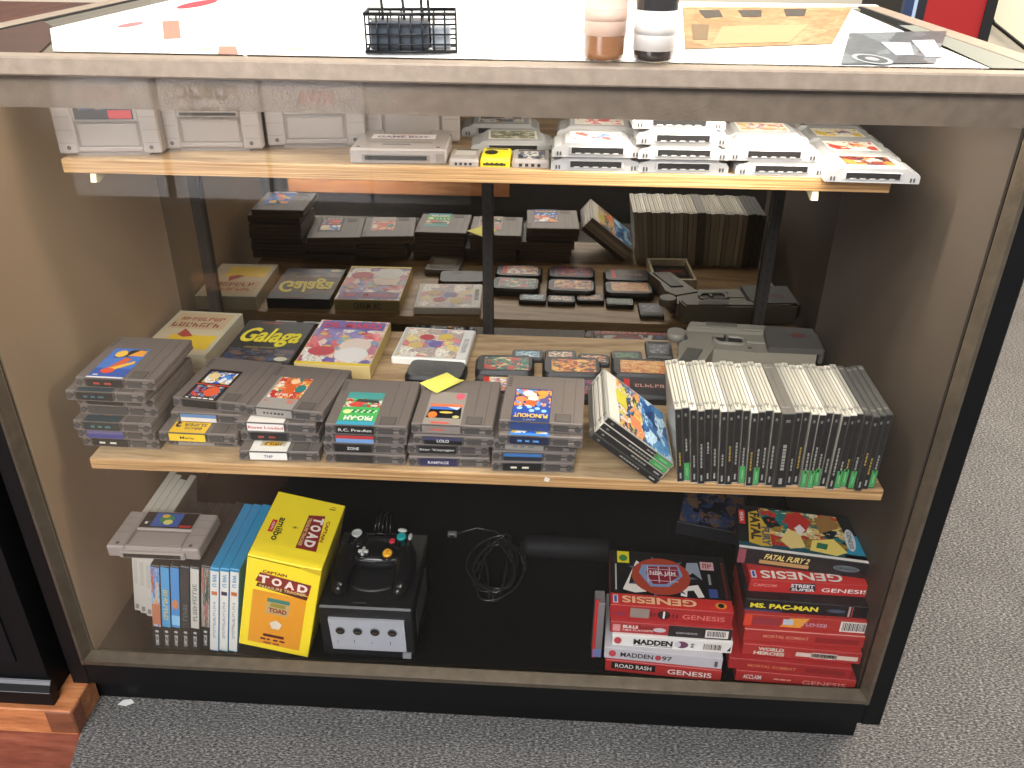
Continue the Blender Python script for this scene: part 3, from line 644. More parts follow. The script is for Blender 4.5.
# cartridge in a white tray, seen mostly in the mirror
e = empty('game_tray', (.325, .135+.075, .4893), -.05, 'open white plastic case holding a black cartridge, between the jewel cases and the gun', 'game case')
WP = flat(226, 220, 200, .5); b = MB(); b.box(0, 0, 0, .092, .13, .004, WP, .001)
for q in ((0, 0, .006, .13), (.086, 0, .092, .13), (0, 0, .092, .008), (0, .122, .092, .13)): b.box(q[0], q[1], .003, q[2], q[3], .024, WP, .001)
b.build('tray', e)
b = MB(); b.box(.008, .03, .004, .084, .112, .018, BC, .002); b.rect(TOP(.014, .05, .018), 0, 0, .062, .04, A_DRK); b.rect(TOP(.018, .06, .018), 0, 0, .054, .016, flat(150, 60, 50), .0006); b.build('cartridge', e)

# ------------------------------------------------------------------ light gun lying on its side
e = empty('light_gun', (.350, .398, .4893), -.05, 'grey plastic light gun lying on its side behind the jewel cases', 'light gun')
GG = mat('gun_grey_plastic', rgb(128, 124, 112), .5); GDK = mat('gun_dark_plastic', rgb(74, 72, 68), .5)
# local: x along the barrel, y towards the sight (back of shelf), z up
b = MB(); b.prism([(.012, .088), (.02, .115), (.13, .117), (.240, .112), (.242, .09), (.13, .086)], 2, .004, .040, GG); b.prism([(.016, .09), (.022, .112), (.225, .109), (.228, .092)], 2, .040, .0425, GG)
for k in range(14): b.box(.048+k*.0042, .098, .0423, .0502+k*.0042, .112, .0442, GDK)
b.box(.06, .0875, .04, .112, .0935, .0432, GG); b.build('slide', e)
b = MB(); b.prism([(.008, .09), (.014, .05), (.03, .02), (.13, .012), (.236, .02), (.240, .09)], 2, .006, .034, GG); b.box(.112, .05, .0338, .15, .056, .0352, flat(150, 148, 136)); b.cyl((.12, .03, .0335), .004, .0012, GDK, 12); b.build('frame', e)
b = MB(); b.prism([(.012, .05), (.060, .03), (.048, .0), (.02, -.075), (-.028, -.07), (-.01, -.02), (-.006, .03)], 2, .006, .036, GG); b.prism([(.008, .01), (.034, .006), (.010, -.065), (-.018, -.062)], 2, .036, .0385, GDK); b.build('grip', e)
b = MB(); b.tube([(.060, .062, .0345), (.064, .070, .0345), (.105, .070, .0345), (.114, .064, .0345), (.114, .048, .0345), (.106, .040, .0345), (.068, .042, .0345), (.060, .05, .0345), (.060, .062, .0345)], .0042, GG); b.build('trigger_guard', e)
b = MB(); b.prism(rounded(.052, .028, .012, 5, .061, .041), 2, .0335, .0346, SLOT); b.build('trigger_opening', e)
b = MB(); b.tube([(.080, .068, .036), (.084, .058, .037), (.080, .048, .036)], .0034, GDK); b.build('trigger', e)
b = MB(); b.prism([(.15, .016), (.152, .088), (.158, .106), (.242, .104), (.244, .018)], 2, .034, .0445, GDK); b.box(.242, .03, .008, .252, .1, .038, GDK, .003); b.disc(TOP(0, 0, .0447), .21, .07, .014, .010, flat(90, 46, 40)); b.build('barrel_shroud', e, 'darker front section of the light gun')
b = MB(); b.lathe((-.004, .068, .02), [(.004, -.0), (.015, .003), (.0165, .01), (.013, .016)], GDK, 18, 0); b.lathe((-.008, .072, .02), [(.003, 0), (.016, .004), (.018, .012), (.016, .02)], GG, 18, 2); b.build('rear_knob', e)

# ------------------------------------------------------------------ light grey cartridges (upper shelf and lower left)
def sn_shell():
    """lying, connector edge to the front, face up"""
    w, d, h = .136, .088, .020; b = MB()
    b.box(.0, .004, 0, w, d, h*.72, SNG, .002); b.box(.0, .004, h*.5, .026, d-.002, h, SNG, .002); b.box(w-.026, .004, h*.5, w, d-.002, h, SNG, .002)
    b.box(.026, .046, h*.5, w-.026, d, h-.0005, SNG, .0015); b.box(.026, .006, h*.5, w-.026, .012, h-.001, SNG, .001)
    b.box(.026, .010, h*.5, w-.026, .048, h-.0035, SNM, .0008)
    b.box(.03, .014, h-.004, w-.03, .042, h-.0028, SNG, .0006)
    b.box(.02, -.001, .003, w-.02, .006, h-.006, SNG, .001); b.box(.026, -.0014, .005, w-.026, .003, h-.0085, SLOT)
    for s in (0, 1):
        x0 = .001 if s == 0 else w-.023
        for k in range(4): b.box(x0, .018+k*.017, h-.0002, x0+.022, .0188+k*.017, h+.0002, SNM)
        b.cyl((.014 if s == 0 else w-.014, .012, h-.0003), .0028, .0006, NESD, 12)
    return b.mesh('shell')
SS = sn_shell()
def snes(loc, rot, label, face, group=None, scale=1):
    e = empty('game_cartridge', loc, rot, label, 'game cartridge', group); e.scale = (scale,)*3; share('shell', SS, e)
    b = MB(); face(b, TOP(.030, .049, .0196)); b.build('label', e); return e
def sl_black(b, fr): b.rect(fr, 0, 0, .076, .037, flat(20, 18, 20)); b.rect(fr, .044, .001, .074, .012, flat(186, 40, 46), .0005); b.rect(fr, .006, .012, .05, .034, A_DRK, .0005)
def sl_none(b, fr): b.rect(fr, 0, 0, .076, .037, flat(150, 142, 136)); b.rect(fr, .0, .0, .076, .004, flat(70, 66, 64), .0005)
GSU = 'light grey cartridges standing along the left of the upper shelf'
snes((-.555, .168, .9122), (PI/2, 0, .12), 'light grey cartridge with a black and red label, standing leftmost on the upper shelf', sl_black, GSU)
snes((-.429, .206, .9122), (PI/2, 0, .09), 'second of the light grey cartridges standing on the upper shelf, torn dark label', sl_none, GSU)
snes((-.2925, .236, .9122), (PI/2, 0, .12), 'third of the light grey cartridges standing on the upper shelf, blank face', lambda b, fr: b.rect(fr, 0, 0, .076, .037, flat(168, 158, 152)), GSU)
snes((-.162, .275, .9122), (PI/2, 0, .06), 'fourth standing light grey cartridge, behind the flat adapter cartridge', lambda b, fr: b.rect(fr, 0, 0, .076, .037, flat(150, 144, 140)), GSU)
def sl_blue(b, fr):
    b.rect(fr, -.002, 0, .078, .036, flat(22, 20, 22)); b.rect(fr, .014, .003, .056, .034, flat(52, 92, 170), .0005); b.disc(fr, .034, .02, .011, .010, flat(60, 140, 90), .0007); b.disc(fr, .038, .013, .007, .006, flat(228, 218, 120), .0008); b.disc(fr, .03, .027, .006, .004, flat(230, 180, 60), .0008)
    b.rect(fr, .058, .002, .076, .007, flat(190, 44, 50), .0006); b.rect(fr, .004, .008, .008, .013, WHITE, .0006)
snes((-.566, .026, .3165), (0, .0, 0), 'light grey cartridge with a blue label, lying on top of the standing game cases', sl_blue, None, 1.08)
# adapter cartridge, lying
e = empty('adapter_cartridge', (-.1585, .1487, .9122), .04, 'wide light grey adapter cartridge with a white label, lying on the upper shelf', 'game cartridge')
b = MB(); w, d, h = .128, .118, .020
b.box(0, .0, 0, w, d-.03, h, SNG, .002); b.box(.004, d-.034, 0, .03, d, h, SNG, .002); b.box(w-.03, d-.034, 0, w-.004, d, h, SNG, .002); b.box(.02, d-.04, 0, w-.02, d-.02, h*.5, SNM)
b.box(.016, -.0012, .004, w-.022, .002, h-.007, SNM); b.box(.02, -.0018, .006, w-.026, .002, h-.0085, SLOT); b.box(w-.014, -.0012, .003, w-.003, .002, h-.005, SNM)
b.box(.022, .034, h-.0002, w-.022, .04, h+.0004, SNM); b.box(.04, .024, h-.0002, w-.05, .027, h+.0003, NESD)
for xx in (.01, w-.012): b.cyl((xx, .012, h-.0003), .0028, .0006, NESD, 12)
b.build('shell', e)
b = MB(); fr = TOP(.02, .056, h); b.rect(fr, 0, 0, w-.04, .026, flat(238, 232, 230)); b.text(fr, .008, .004, w-.048, .014, 'GAME BOY', flat(110, 60, 120), .0008, bold=.03); b.text(fr, .026, .016, w-.066, .022, 'Super', flat(200, 80, 110), .0008); b.build('label', e)
# small handheld cartridges on the upper shelf
def small(x, w, d, h, m, label, draw, r=0):
    e = empty('handheld_cartridge', (x, .1495, .9122), r, label, 'game cartridge'); share('shell', hand_shell(m, w, d, h, True), e)
    b = MB(); draw(b, w, d, h); b.build('label', e)
small(-.0275, .040, .055, .0095, SNG, 'small plain grey cartridge on the upper shelf, left of the yellow one', lambda b, w, d, h: b.rect(TOP(.006, .02, h), 0, 0, w-.012, .025, flat(190, 184, 176)))
small(.0138, .040, .055, .0115, flat(240, 216, 30, .4), 'small bright yellow cartridge on the upper shelf', lambda b, w, d, h: (b.disc(TOP(.013, .03, h), 0, 0, .009, .012, flat(40, 40, 30)), b.rect(FRONT(.004, -.0006, .002), 0, 0, w-.01, .003, flat(60, 54, 20))))
small(.0555, .050, .055, .0105, SNG, 'small grey cartridge with a dark printed label, right of the yellow one', lambda b, w, d, h: b.rect(TOP(.008, .006, h), 0, 0, w-.014, .036, art('print_ink', [(210, 206, 196), (50, 54, 70), (220, 216, 206), (90, 100, 120)], 5)))
# rounded grey cartridges (upper shelf right)
def n64_shell():
    b = MB(); w, h = .116, .0185
    prof = [(0, 0), (w, 0), (w, .009), (w-.003, .0125), (w-.012, .0145), (w-.017, h), (.017, h), (.012, .0145), (.003, .0125), (0, .009)]
    b.prism(prof, 1, 0, .048, N64G)
    for k in range(6):                                        # the rounded far end
        y0 = .048+k*.0046; q = [0, .08, .2, .38, .62, 1][k]*.016
        b.prism([(q, .0005*k), (w-q, .0005*k), (w-q, .009), (w-q-.003, .0125), (w-.014-q*.6, .0145), (w-.019-q*.5, h), (.019+q*.5, h), (.014+q*.6, .0145), (q+.003, .0125), (q, .009)], 1, y0, y0+.0046, N64G)
    b.box(.022, -.001, .0035, w-.022, .002, .0135, N64G, .0006); b.box(.025, -.0016, .005, w-.025, .002, .0125, SLOT)
    for k in range(5): b.box(.03+k*.012, -.0018, .0042, .037+k*.012, .001, .006, N64G)
    for s in (.006, w-.012): b.box(s, -.0008, .002, s+.002, .001, .007, NESD); b.box(s+.004, -.0008, .002, s+.006, .001, .007, NESD)
    return b.mesh('shell')
NSH = n64_shell()
def n64(x, y, lv, r, label, group, draw):
    e = empty('game_cartridge', (x, y, .9122+lv*.0186), r, label, 'game cartridge', group); share('shell', NSH, e)
    b = MB(); draw(b, TOP(.024, .010, .0185)); b.build('label', e)
la = lambda a, c=(240, 236, 228): (lambda b, fr: (b.rect(fr, 0, 0, .068, .05, flat(*c)), b.rect(fr, .003, .003, .065, .047, a, .0004)))
G64 = 'rounded grey cartridges on the right of the upper shelf'
n64(-.004, .212, 0, .07, 'rounded grey cartridge with an olive label, behind the small yellow cartridge', G64, la(art('print_olive', [(120, 120, 80), (150, 140, 110), (70, 80, 60), (220, 216, 200)], 5)))
n64(-.028, .315, 0, .05, 'rounded grey cartridge at the back, its label brown and white, just under the metal band', G64, la(art('print_brown_white', [(150, 100, 70), (236, 230, 220), (90, 110, 140)], 4)))
n64(.1075, .1405, 0, .02, 'lower of the pair of rounded cartridges right of the small yellow one', G64, la(A_PAL))
n64(.1085, .1370, 1, .02, 'upper of the pair of rounded cartridges, white label with a blue figure', G64, la(A_WHT))
n64(.112, .232, 0, .0, 'lower rounded cartridge of the rear pair behind the blue-figure cartridge', G64, la(A_PAL))
n64(.114, .232, 1, .0, 'rounded cartridge with a red and white label behind the blue-figure cartridge', G64, la(A_RDW))
n64(.2205, .1395, 0, .03, 'bottom cartridge of the tallest rounded stack on the upper shelf', G64, la(A_PAL))
n64(.2185, .1355, 1, .02, 'second cartridge from the bottom of the tallest rounded stack', G64, la(A_PAL))
n64(.2155, .1350, 2, .02, 'third cartridge from the bottom of the tallest rounded stack', G64, la(A_PAL))
n64(.2095, .1395, 3, .02, 'top cartridge of the tallest rounded stack, partly behind the metal band', G64, la(A_PAL))
n64(.345, .1400, 0, .02, 'lower cartridge of the two-high stack left of the corner cartridges', G64, la(A_PAL))
n64(.333, .1390, 1, .02, 'upper cartridge of the two-high stack, brightly lit pale label', G64, la(A_PAL))
n64(.338, .218, 0, .0, 'rear lower rounded cartridge behind the two-high stack', G64, la(A_PAL))
n64(.337, .216, 1, .0, 'rear upper rounded cartridge with a pale label behind the two-high stack', G64, la(A_PAL))
n64(.4535, .1180, 0, -.02, 'nearest corner cartridge at the right end of the upper shelf, dark picture label', G64, la(art('print_corner', [(60, 46, 50), (210, 120, 60), (236, 226, 210), (120, 50, 50)], 4)))
n64(.456, .196, 0, -.02, 'second corner cartridge from the front at the right end, red and white label', G64, la(art('print_corner_red', [(244, 238, 226), (200, 60, 50), (230, 150, 60), (244, 238, 226)], 4, False)))
n64(.458, .274, 0, -.02, 'third corner cartridge from the front at the right end, yellow and purple label', G64, la(art('print_corner_yellow', [(244, 236, 214), (226, 190, 60), (110, 80, 150), (244, 238, 226)], 4, False)))
n64(.459, .352, 0, -.02, 'rearmost corner cartridge at the right end of the upper shelf', G64, la(A_RED))

# ------------------------------------------------------------------ bottom deck: standing cases on the left
DK = ZD+.0004
def dvd(loc, rot, t, label, group, shellc, spine, top=None, h=.184, d=.135):
    e = empty('game_case', loc, rot, label, 'game case', group)
    b = MB(); b.box(-t+.0003, 0, 0, -.0003, d, h, shellc, .0012); b.build('case_shell', e)
    b = MB(); spine(b, FRONT(-t+.0012, 0, .003), t-.0024, h-.006); b.build('sleeve', e)
TILT = .1675; T9 = .0157
def sp(top, body=None, txt=None, tcol=(240, 240, 240)):
    def f(b, fr, w, h):
        b.rect(fr, 0, 0, w, h*.27, flat(24, 24, 26)); b.rect(fr, 0, h*.27, w, h, top)
        b.text(fr, w*.3, h*.03, w*.7, h*.17, 'GAMECUBE', flat(220, 220, 220), .0006, rot=90); b.disc(fr, w*.5, h*.21, w*.22, h*.016, flat(190, 190, 196), .0006)
        if txt: b.scrib(fr, w*.24, h*.36, w*.76, h*.36+len(txt)*.0075, flat(*tcol), len(txt), .0006, True)
        if body: body(b, fr, w, h)
    return f
def wiiu(col):
    def f(b, fr, w, h):
        b.rect(fr, 0, 0, w, h*.985, flat(226, 226, 222)); b.text(fr, w*.25, h*.80, w*.75, h*.95, 'Wii U', flat(90, 150, 190), .0006, rot=270, bold=.03); b.rect(fr, w*.15, h*.70, w*.85, h*.745, flat(*col), .0006)
        b.scrib(fr, w*.34, h*.16, w*.66, h*.62, flat(150, 160, 170), 15, .0006, True)
    return f
BKS = mat('black_case_plastic', rgb(46, 46, 46), .35); BLU = mat('blue_case_plastic', rgb(46, 140, 190), .35)
specs = [
 ('black case with a blue and orange picture spine, leftmost of the standing black cases', BKS, sp(A_SKY, lambda b, fr, w, h: b.rect(fr, 0, h*.3, w, h*.55, flat(190, 120, 90), .0005))),
 ('black case with a bright blue and yellow lettered spine, second in the row', BKS, sp(flat(80, 160, 214), None, 'BEACH SPY', (236, 210, 60))),
 ('black case with a sky blue spine, third in the row', BKS, sp(flat(74, 146, 210), lambda b, fr, w, h: (b.rect(fr, 0, h*.3, w, h*.42, flat(140, 200, 236), .0005), b.disc(fr, w*.5, h*.56, w*.4, h*.06, flat(200, 130, 80), .0006)))),
 ('black case with a dark grey spine, fourth in the row', BKS, sp(flat(56, 58, 60), None, 'odama', (110, 110, 110))),
 ('black case with a white spine, fifth in the row', BKS, sp(flat(206, 204, 196), None, 'WONDER KING', (120, 120, 116))),
 ('black case with a grey-green picture spine, sixth in the row', BKS, sp(art('print_grey_green', [(110, 116, 104), (170, 170, 160), (70, 80, 70), (190, 120, 110)], 4))),
 ('white-spined blue case with an orange patch, leftmost of the three blue ones', BLU, wiiu((206, 120, 80))),
 ('white-spined blue case with a dark patch, middle of the three blue ones', BLU, wiiu((60, 60, 90))),
 ('white-spined blue case next to the yellow box', BLU, wiiu((200, 110, 60)))]
for k, (lab, c, s_) in enumerate(specs):
    dvd((-.3866-(8-k)*T9/math.cos(TILT), .0235+(.004 if k == 5 else 0), DK), (0, TILT, 0), T9, lab, 'game cases standing at the left of the bottom deck', c, s_, d=.165)
WC = mat('cream_case_plastic', rgb(196, 192, 178), .4)
def wsp(a=False):
    def f(b, fr, w, h):
        b.rect(fr, 0, 0, w, h, flat(206, 202, 194)); b.rect(fr, w*.2, h*.35, w*.8, h*.65, A_PAL if a else flat(190, 186, 178), .0005); b.rect(fr, w*.2, h*.02, w*.8, h*.08, flat(140, 136, 130), .0005)
    return f
for k in range(4):
    dvd((-.546-(3-k)*.0135, .088+.006*(3-k), DK), (0, TILT, 0), .0128, ['cream case furthest left, half hidden behind the black cases', 'second cream case from the left, behind the black cases', 'third cream case from the left, behind the black cases', 'cream case with a small picture, nearest the black cases'][k], 'cream cases standing at the back left', WC, wsp(k == 3), h=.186, d=.175-.012*(k == 1)-.02*(k == 2))

# yellow box
e = empty('game_box', (-.2677, .0208, DK), (0, .219, 0), 'tall yellow box with dark red block lettering, leaning on the black console', 'game box')
w, d, h = .1153, .1625, .1959; YEL = mat('yellow_card', rgb(255, 230, 50), .45); YD = flat(222, 190, 40)
b = MB(); b.box(-w, 0, 0, 0, d, h, YEL, .001); b.build('carton', e)
b = MB(); fr = FRONT(-w, 0, 0)
MR, MRD, PK = flat(140, 44, 40), flat(96, 30, 30), flat(246, 232, 224)
b.rect(fr, .014, .012, w-.016, .128, flat(232, 158, 42)); b.pol(fr, [(.016, .147), (.022, .166), (w-.012, .160), (w-.014, .136), (.04, .141)], MR, .0005)
for k, ch in enumerate('TOAD'): b.text(fr, .021+k*.0205, .1455-k*.0012, .037+k*.0205, .1615-k*.0012, ch, PK, .0009, bold=.05)
b.text(fr, .026, .1665, .064, .1725, 'CAPTAIN', MR, .0009, bold=.03); b.pol(fr, [(.018, .136), (.02, .1445), (w-.014, .1345), (w-.016, .1265)], MRD, .0006); b.text(fr, .022, .1345, w-.018, .1405, 'TREASURE TRACKER', flat(240, 210, 140), .0009)
b.rect(fr, .038, .082, .074, .116, flat(188, 168, 120), .0005); b.rect(fr, .038, .108, .074, .116, flat(60, 130, 120), .0006); b.text(fr, .042, .086, .071, .096, 'TOAD', MR, .0008, bold=.05); b.rect(fr, .044, .098, .068, .106, flat(150, 140, 60), .0006)
b.pol(fr, [(.05, .05), (.062, .05), (.066, .062), (.056, .07), (.046, .062)], flat(226, 220, 206), .0006); b.rect(fr, .038, .03, .072, .036, MRD, .0006); bars(b, fr, .034, .022, .076, .026, MRD, 4); bars(b, fr, .04, .014, .07, .018, flat(150, 80, 40), 2)
t = TOP(-w, 0, h)
b.pol(t, [(.064, .036), (.064, .118), (.09, .124), (.097, .036)], MR, .0005)
for k, ch in enumerate('TOAD'): b.text(t, .074, .100-k*.019, .091, .116-k*.019, ch, PK, .0009, bold=.05, rot=270)
b.text(t, .096, .06, .1015, .112, 'CAPTAIN', MR, .0009, rot=270, bold=.03); b.text(t, .066, .042, .0715, .112, 'TREASURE TRACKER', flat(240, 210, 140), .0009, rot=270)
b.text(t, .022, .042, .034, .098, 'amiibo', flat(30, 28, 26), .0009, rot=270, bold=.02); b.rect(t, .012, .060, .020, .090, flat(206, 40, 36), .0006); b.scrib(t, .0145, .065, .0185, .085, WHITE, 5, .0009, True); b.text(t, .046, .078, .056, .084, '+', flat(120, 110, 30), .0009)
b.rect(t, .092, .142, .102, .146, flat(170, 140, 30), .0006); b.rect(t, .094, .149, .102, .151, flat(170, 140, 30), .0006)
b.build('print', e, 'red and orange printing on the yellow carton')
b = MB(); b.pol(FRONT(-w, 0, 0), [(0, h-.0015), (w*.72, h-.003), (w*.72, h-.005), (.0, h-.003)], flat(150, 124, 20), .0012); b.pol(FRONT(-w, 0, 0), [(w*.7, h-.006), (w*.78, h-.001), (w, h-.001), (w, h-.012)], YD, .0008); b.build('flap', e)

# ------------------------------------------------------------------ game console with controller
e = empty('game_console', (-.2425, .0255, DK), .0, 'black cube console with a silver panel of four round ports', 'game console')
w, d, h = .153, .190, .110; GK = mat('console_black', rgb(27, 27, 29), .38)
b = MB(); b.box(0, .002, .004, w, d, h, GK, .003); b.box(.006, .006, 0, w-.006, d-.006, .005, DARK)
b.build('body', e)
b = MB(); b.lathe((w/2, d/2+.004, h), [(.062, 0), (.062, .0025), (.058, .004)], GK, 40); b.box(w*.36, .012, h, w*.5, .014, h+.0006, NESD); b.cyl((w-.03, .016, h), .01, .0012, GK, 20); b.build('disc_lid', e)
b = MB(); SV = mat('silver_faceplate', rgb(176, 178, 186), .4); b.prism([(.019, .022), (w-.013, .022), (w-.014, .088), (.016, .088)], 1, -.003, .004, SV)
for k, xx in enumerate((.028, .055, .084, .114)): b.box(xx, -.0034, .037, xx+.001, .0, .041+.003*(k % 2), NESD)
fpz = b.build('faceplate', e, 'silver front panel with four controller ports')
for k in range(4):
    xx = .0345+k*.0282
    b = MB(); b.lathe((xx, -.0042, .064), [(.0082, 0), (.0082, .003)], flat(120, 122, 128), 22, 1); b.lathe((xx, -.0048, .064), [(.0068, 0), (.0068, .002)], DARK, 20, 1)
    for q in (-.003, 0, .003): b.cyl((xx+q, -.0052, .062+abs(q)*.3), .0007, .001, GOLD, 6, 1)
    b.build('controller_port', fpz)
b = MB()
for k in range(12): b.box(w-.001, .03+k*.009, .03, w+.0012, .034+k*.009, .082, NESD)
b.build('side_vent', e)
b = MB(); b.box(w-.02, -.002, .006, w-.006, .002, .016, flat(150, 152, 158)); b.build('badge', e)
# controller: one smooth body with two grips towards the viewer
e = empty('game_controller', (-.1635, .1145, DK+.110+.0042), .0, 'black controller with coloured buttons lying on the cube console', 'game controller')
e.scale = (.85, .96, .96)
b = MB(); CK = mat('controller_black', rgb(20, 20, 23), .22)
n = 56; rows = []
def outline(a):
    x_, y_ = math.cos(a), math.sin(a)
    return (.068*math.copysign(abs(x_)**.75, x_), .036*math.copysign(abs(y_)**.8, y_)+.026)
for s_, z in ((.80, .004), (.95, .008), (1.0, .016), (.97, .024), (.86, .030), (.6, .0325), (.25, .0335)):
    rows.append(b.add([((outline(2*PI*i/n)[0])*s_, (outline(2*PI*i/n)[1]-.026)*s_+.026, z) for i in range(n)]))
for a_, c_ in zip(rows, rows[1:]):
    for i in range(n): b.face([a_+i, a_+(i+1) % n, c_+(i+1) % n, c_+i], CK, smooth=True)
b.face([rows[0]+i for i in range(n)][::-1], CK); b.face([rows[-1]+i for i in range(n)], CK, smooth=True)
for s_ in (-1, 1):
    b.tube([(s_*.050, .036, .019), (s_*.057, .014, .019), (s_*.061, -.012, .017), (s_*.060, -.040, .014), (s_*.057, -.062, .0115), (s_*.0555, -.072, .0105), (s_*.055, -.076, .010)], [.018, .0215, .021, .0185, .015, .0115, .005], CK, 16)
    b.lathe((s_*.043, .038, .024), [(.021, 0), (.0205, .009), (.018, .011)], CK, 28)
b.build('body', e)
GR = flat(186, 188, 184, .45)
b = MB(); b.lathe((-.046, .044, .034), [(.0045, 0), (.0045, .006)], GR, 16); b.lathe((-.046, .044, .040), [(.009, 0), (.0105, .002), (.0105, .004), (.007, .0042), (.006, .003)], GR, 24); b.build('control_stick', e, 'grey control stick')
b = MB(); b.cyl((-.0245, .004, .0305), .0135, .003, CK, 26); b.box(-.0275, -.006, .033, -.0215, .014, .0385, GR, .0012); b.box(-.0345, .001, .033, -.0145, .007, .0384, GR, .0012); b.build('direction_pad', e, 'grey cross-shaped direction pad')
b = MB(); b.lathe((.024, .001, .031), [(.0145, 0), (.014, .003)], CK, 26); b.lathe((.024, .001, .034), [(.009, 0), (.0098, .003), (.0075, .006)], flat(238, 172, 36, .4), 24); b.box(.0165, -.0012, .0396, .0315, .0032, .0410, flat(238, 172, 36, .4), .001); b.box(.0218, -.0065, .0396, .0262, .0085, .0410, flat(238, 172, 36, .4), .001); b.build('small_stick', e, 'yellow small stick')
b = MB(); b.lathe((.043, .046, .035), [(.0095, 0), (.0095, .003), (.0078, .0048)], flat(30, 160, 160, .35), 24); b.build('button', e, 'large round teal button')
b = MB(); b.lathe((.0265, .034, .034), [(.006, 0), (.006, .003), (.005, .0042)], flat(206, 50, 66, .35), 20); b.build('button', e, 'small round red button')
b = MB(); b.ell((.0415, .0635, .0365), (.0095, .0045, .0036), GR, 18, 8, Euler((0, 0, -.1))); b.build('button', e, 'grey bean-shaped button above the teal one')
b = MB(); b.ell((.0605, .047, .0365), (.0042, .0088, .0036), GR, 18, 8, Euler((0, 0, -.05))); b.build('button', e, 'grey bean-shaped button right of the teal one')
b = MB()
for k in range(5): b.tube([(-.016+k*.008, .062, .03), (-.014+k*.007, .085, .046+.006*(k % 2)), (-.012+k*.006, .11, .04), (-.010+k*.005, .125, .012)], .0019, CK, 8)
b.build('cable_loop', e, 'coiled black controller cable')

# ------------------------------------------------------------------ cables and dark things at the back of the deck
b = MB(); CB = mat('glossy_black_cable', rgb(34, 34, 36), .25)
r = random.Random(11)
for k in range(6):
    pts = []; R0 = .050+.006*(k % 3); cx, cy = .030+r.uniform(-.008, .008), .235+r.uniform(-.01, .01)
    for i in range(25):
        a = 2*PI*i/24; pts.append((cx+R0*.62*math.cos(a)+.012*math.sin(a*2+k), cy+R0*1.25*math.sin(a), DK+.004+.006*k+.004*math.sin(a*2+k)+.02*max(0, math.sin(a+.3*k))))
    b.tube(pts, .0024, CB, 8)
o = tag(b.build('coiled_cable'), 'coiled black cable lying on the black deck right of the console', 'cable')
b = MB(); DT = mat('dark_tube_plastic', rgb(26, 26, 28), .65, spec=.2); b.lathe((.085, .300, DK+.022), [(.012, -.012), (.021, -.004), (.022, .0), (.022, .15), (.019, .155)], DT, 28, 0); b.lathe((.070, .300, DK+.022), [(.006, -.0), (.012, .006)], BLACKP, 20, 0)
tag(b.build('dark_tube'), 'dark grey plastic tube lying behind the coiled cable', 'tube')
b = MB(); b.box(0, 0, 0, .018, .012, .01, flat(110, 108, 104), .002); b.box(.004, -.001, .003, .014, .001, .007, DARK); o = tag(b.build('cable_plug'), 'small grey plug on the black deck behind the console', 'plug'); o.location = (-.075, .34, DK)
b = MB(); b.tube([(-.06, .346, DK+.005), (-.02, .37, DK+.004), (.02, .36, DK+.004), (.05, .33, DK+.004)], .0022, CB, 8); tag(b.build('thin_cable'), 'thin black cable running behind the coil to the grey plug', 'cable')
def d_dk(b, w, d, h): b.rect(TOP(0, 0, h), .004, .004, w-.004, d-.004, A_DRK); b.scrib(TOP(0, 0, h), .03, .012, w-.04, .03, flat(90, 100, 130), 7, .0009)
carton('game_case', (.375, .385, DK+.0), -.25, .125, .135, .03, 'dim dark-covered game case lying at the back of the bottom deck', 'game case', flat(30, 30, 36), d_dk)

# ------------------------------------------------------------------ red boxes on the right of the deck
RED = mat('red_card', rgb(178, 52, 50), .4); REDD = flat(150, 34, 34); WT = flat(236, 228, 220)
def bcode(b, fr, x0, y0, x1, y1):
    b.rect(fr, x0, y0, x1, y1, WT, .0005); r = random.Random(int(x0*9999)); x = x0+.003
    while x < x1-.004: q = r.uniform(.0006, .0018); b.rect(fr, x, y0+.003, x+q, y1-.002, DARK, .0008); x += q+r.uniform(.0006, .0014)
def gbox(x, y, z, r, w, d, h, label, body, draw, group): return carton('game_box', (x, y, z), r, w, d, h-.0003, label, 'game box', body, draw, group)
GL = 'game boxes in the shorter stack on the bottom deck'; GR_ = 'game boxes in the taller stack at the right of the bottom deck'
FL = math.atan2(-.012, .18)
def l1(b, w, d, h):
    f = FRONT(0, 0, 0); b.text(f, .10, h*.28, w-.015, h*.7, 'GENESIS', WT); b.rect(f, .01, h*.3, .08, h*.85, DARK, .0005); b.text(f, .016, h*.4, .074, h*.75, 'ROAD RASH', WT, .0008); b.text(TOP(0, 0, h), .03, .004, .12, .02, 'GENESIS', WT, rot=180)
gbox(.2216, .0255, DK, FL, .185, .125, .0255, 'bottom box of the shorter stack, red with a black title panel', RED, l1, GL)
def l2(b, w, d, h):
    f = FRONT(0, 0, 0); b.text(f, .026, h*.3, .078, h*.72, 'MADDEN', flat(30, 30, 34), bold=.02); b.disc(f, .086, h*.5, .005, h*.24, flat(180, 60, 80), .0005); b.text(f, .092, h*.3, .108, h*.72, '97', flat(30, 30, 34), bold=.02); b.disc(f, .013, h*.52, .006, h*.3, flat(200, 70, 80), .0005); b.rect(f, w-.012, h*.2, w-.007, h*.7, flat(90, 90, 94), .0005)
gbox(.2187, .0285, DK+.0255, FL, .187, .125, .0235, 'pale grey box with small black title, second from the bottom of the shorter stack', flat(196, 194, 200), l2, GL)
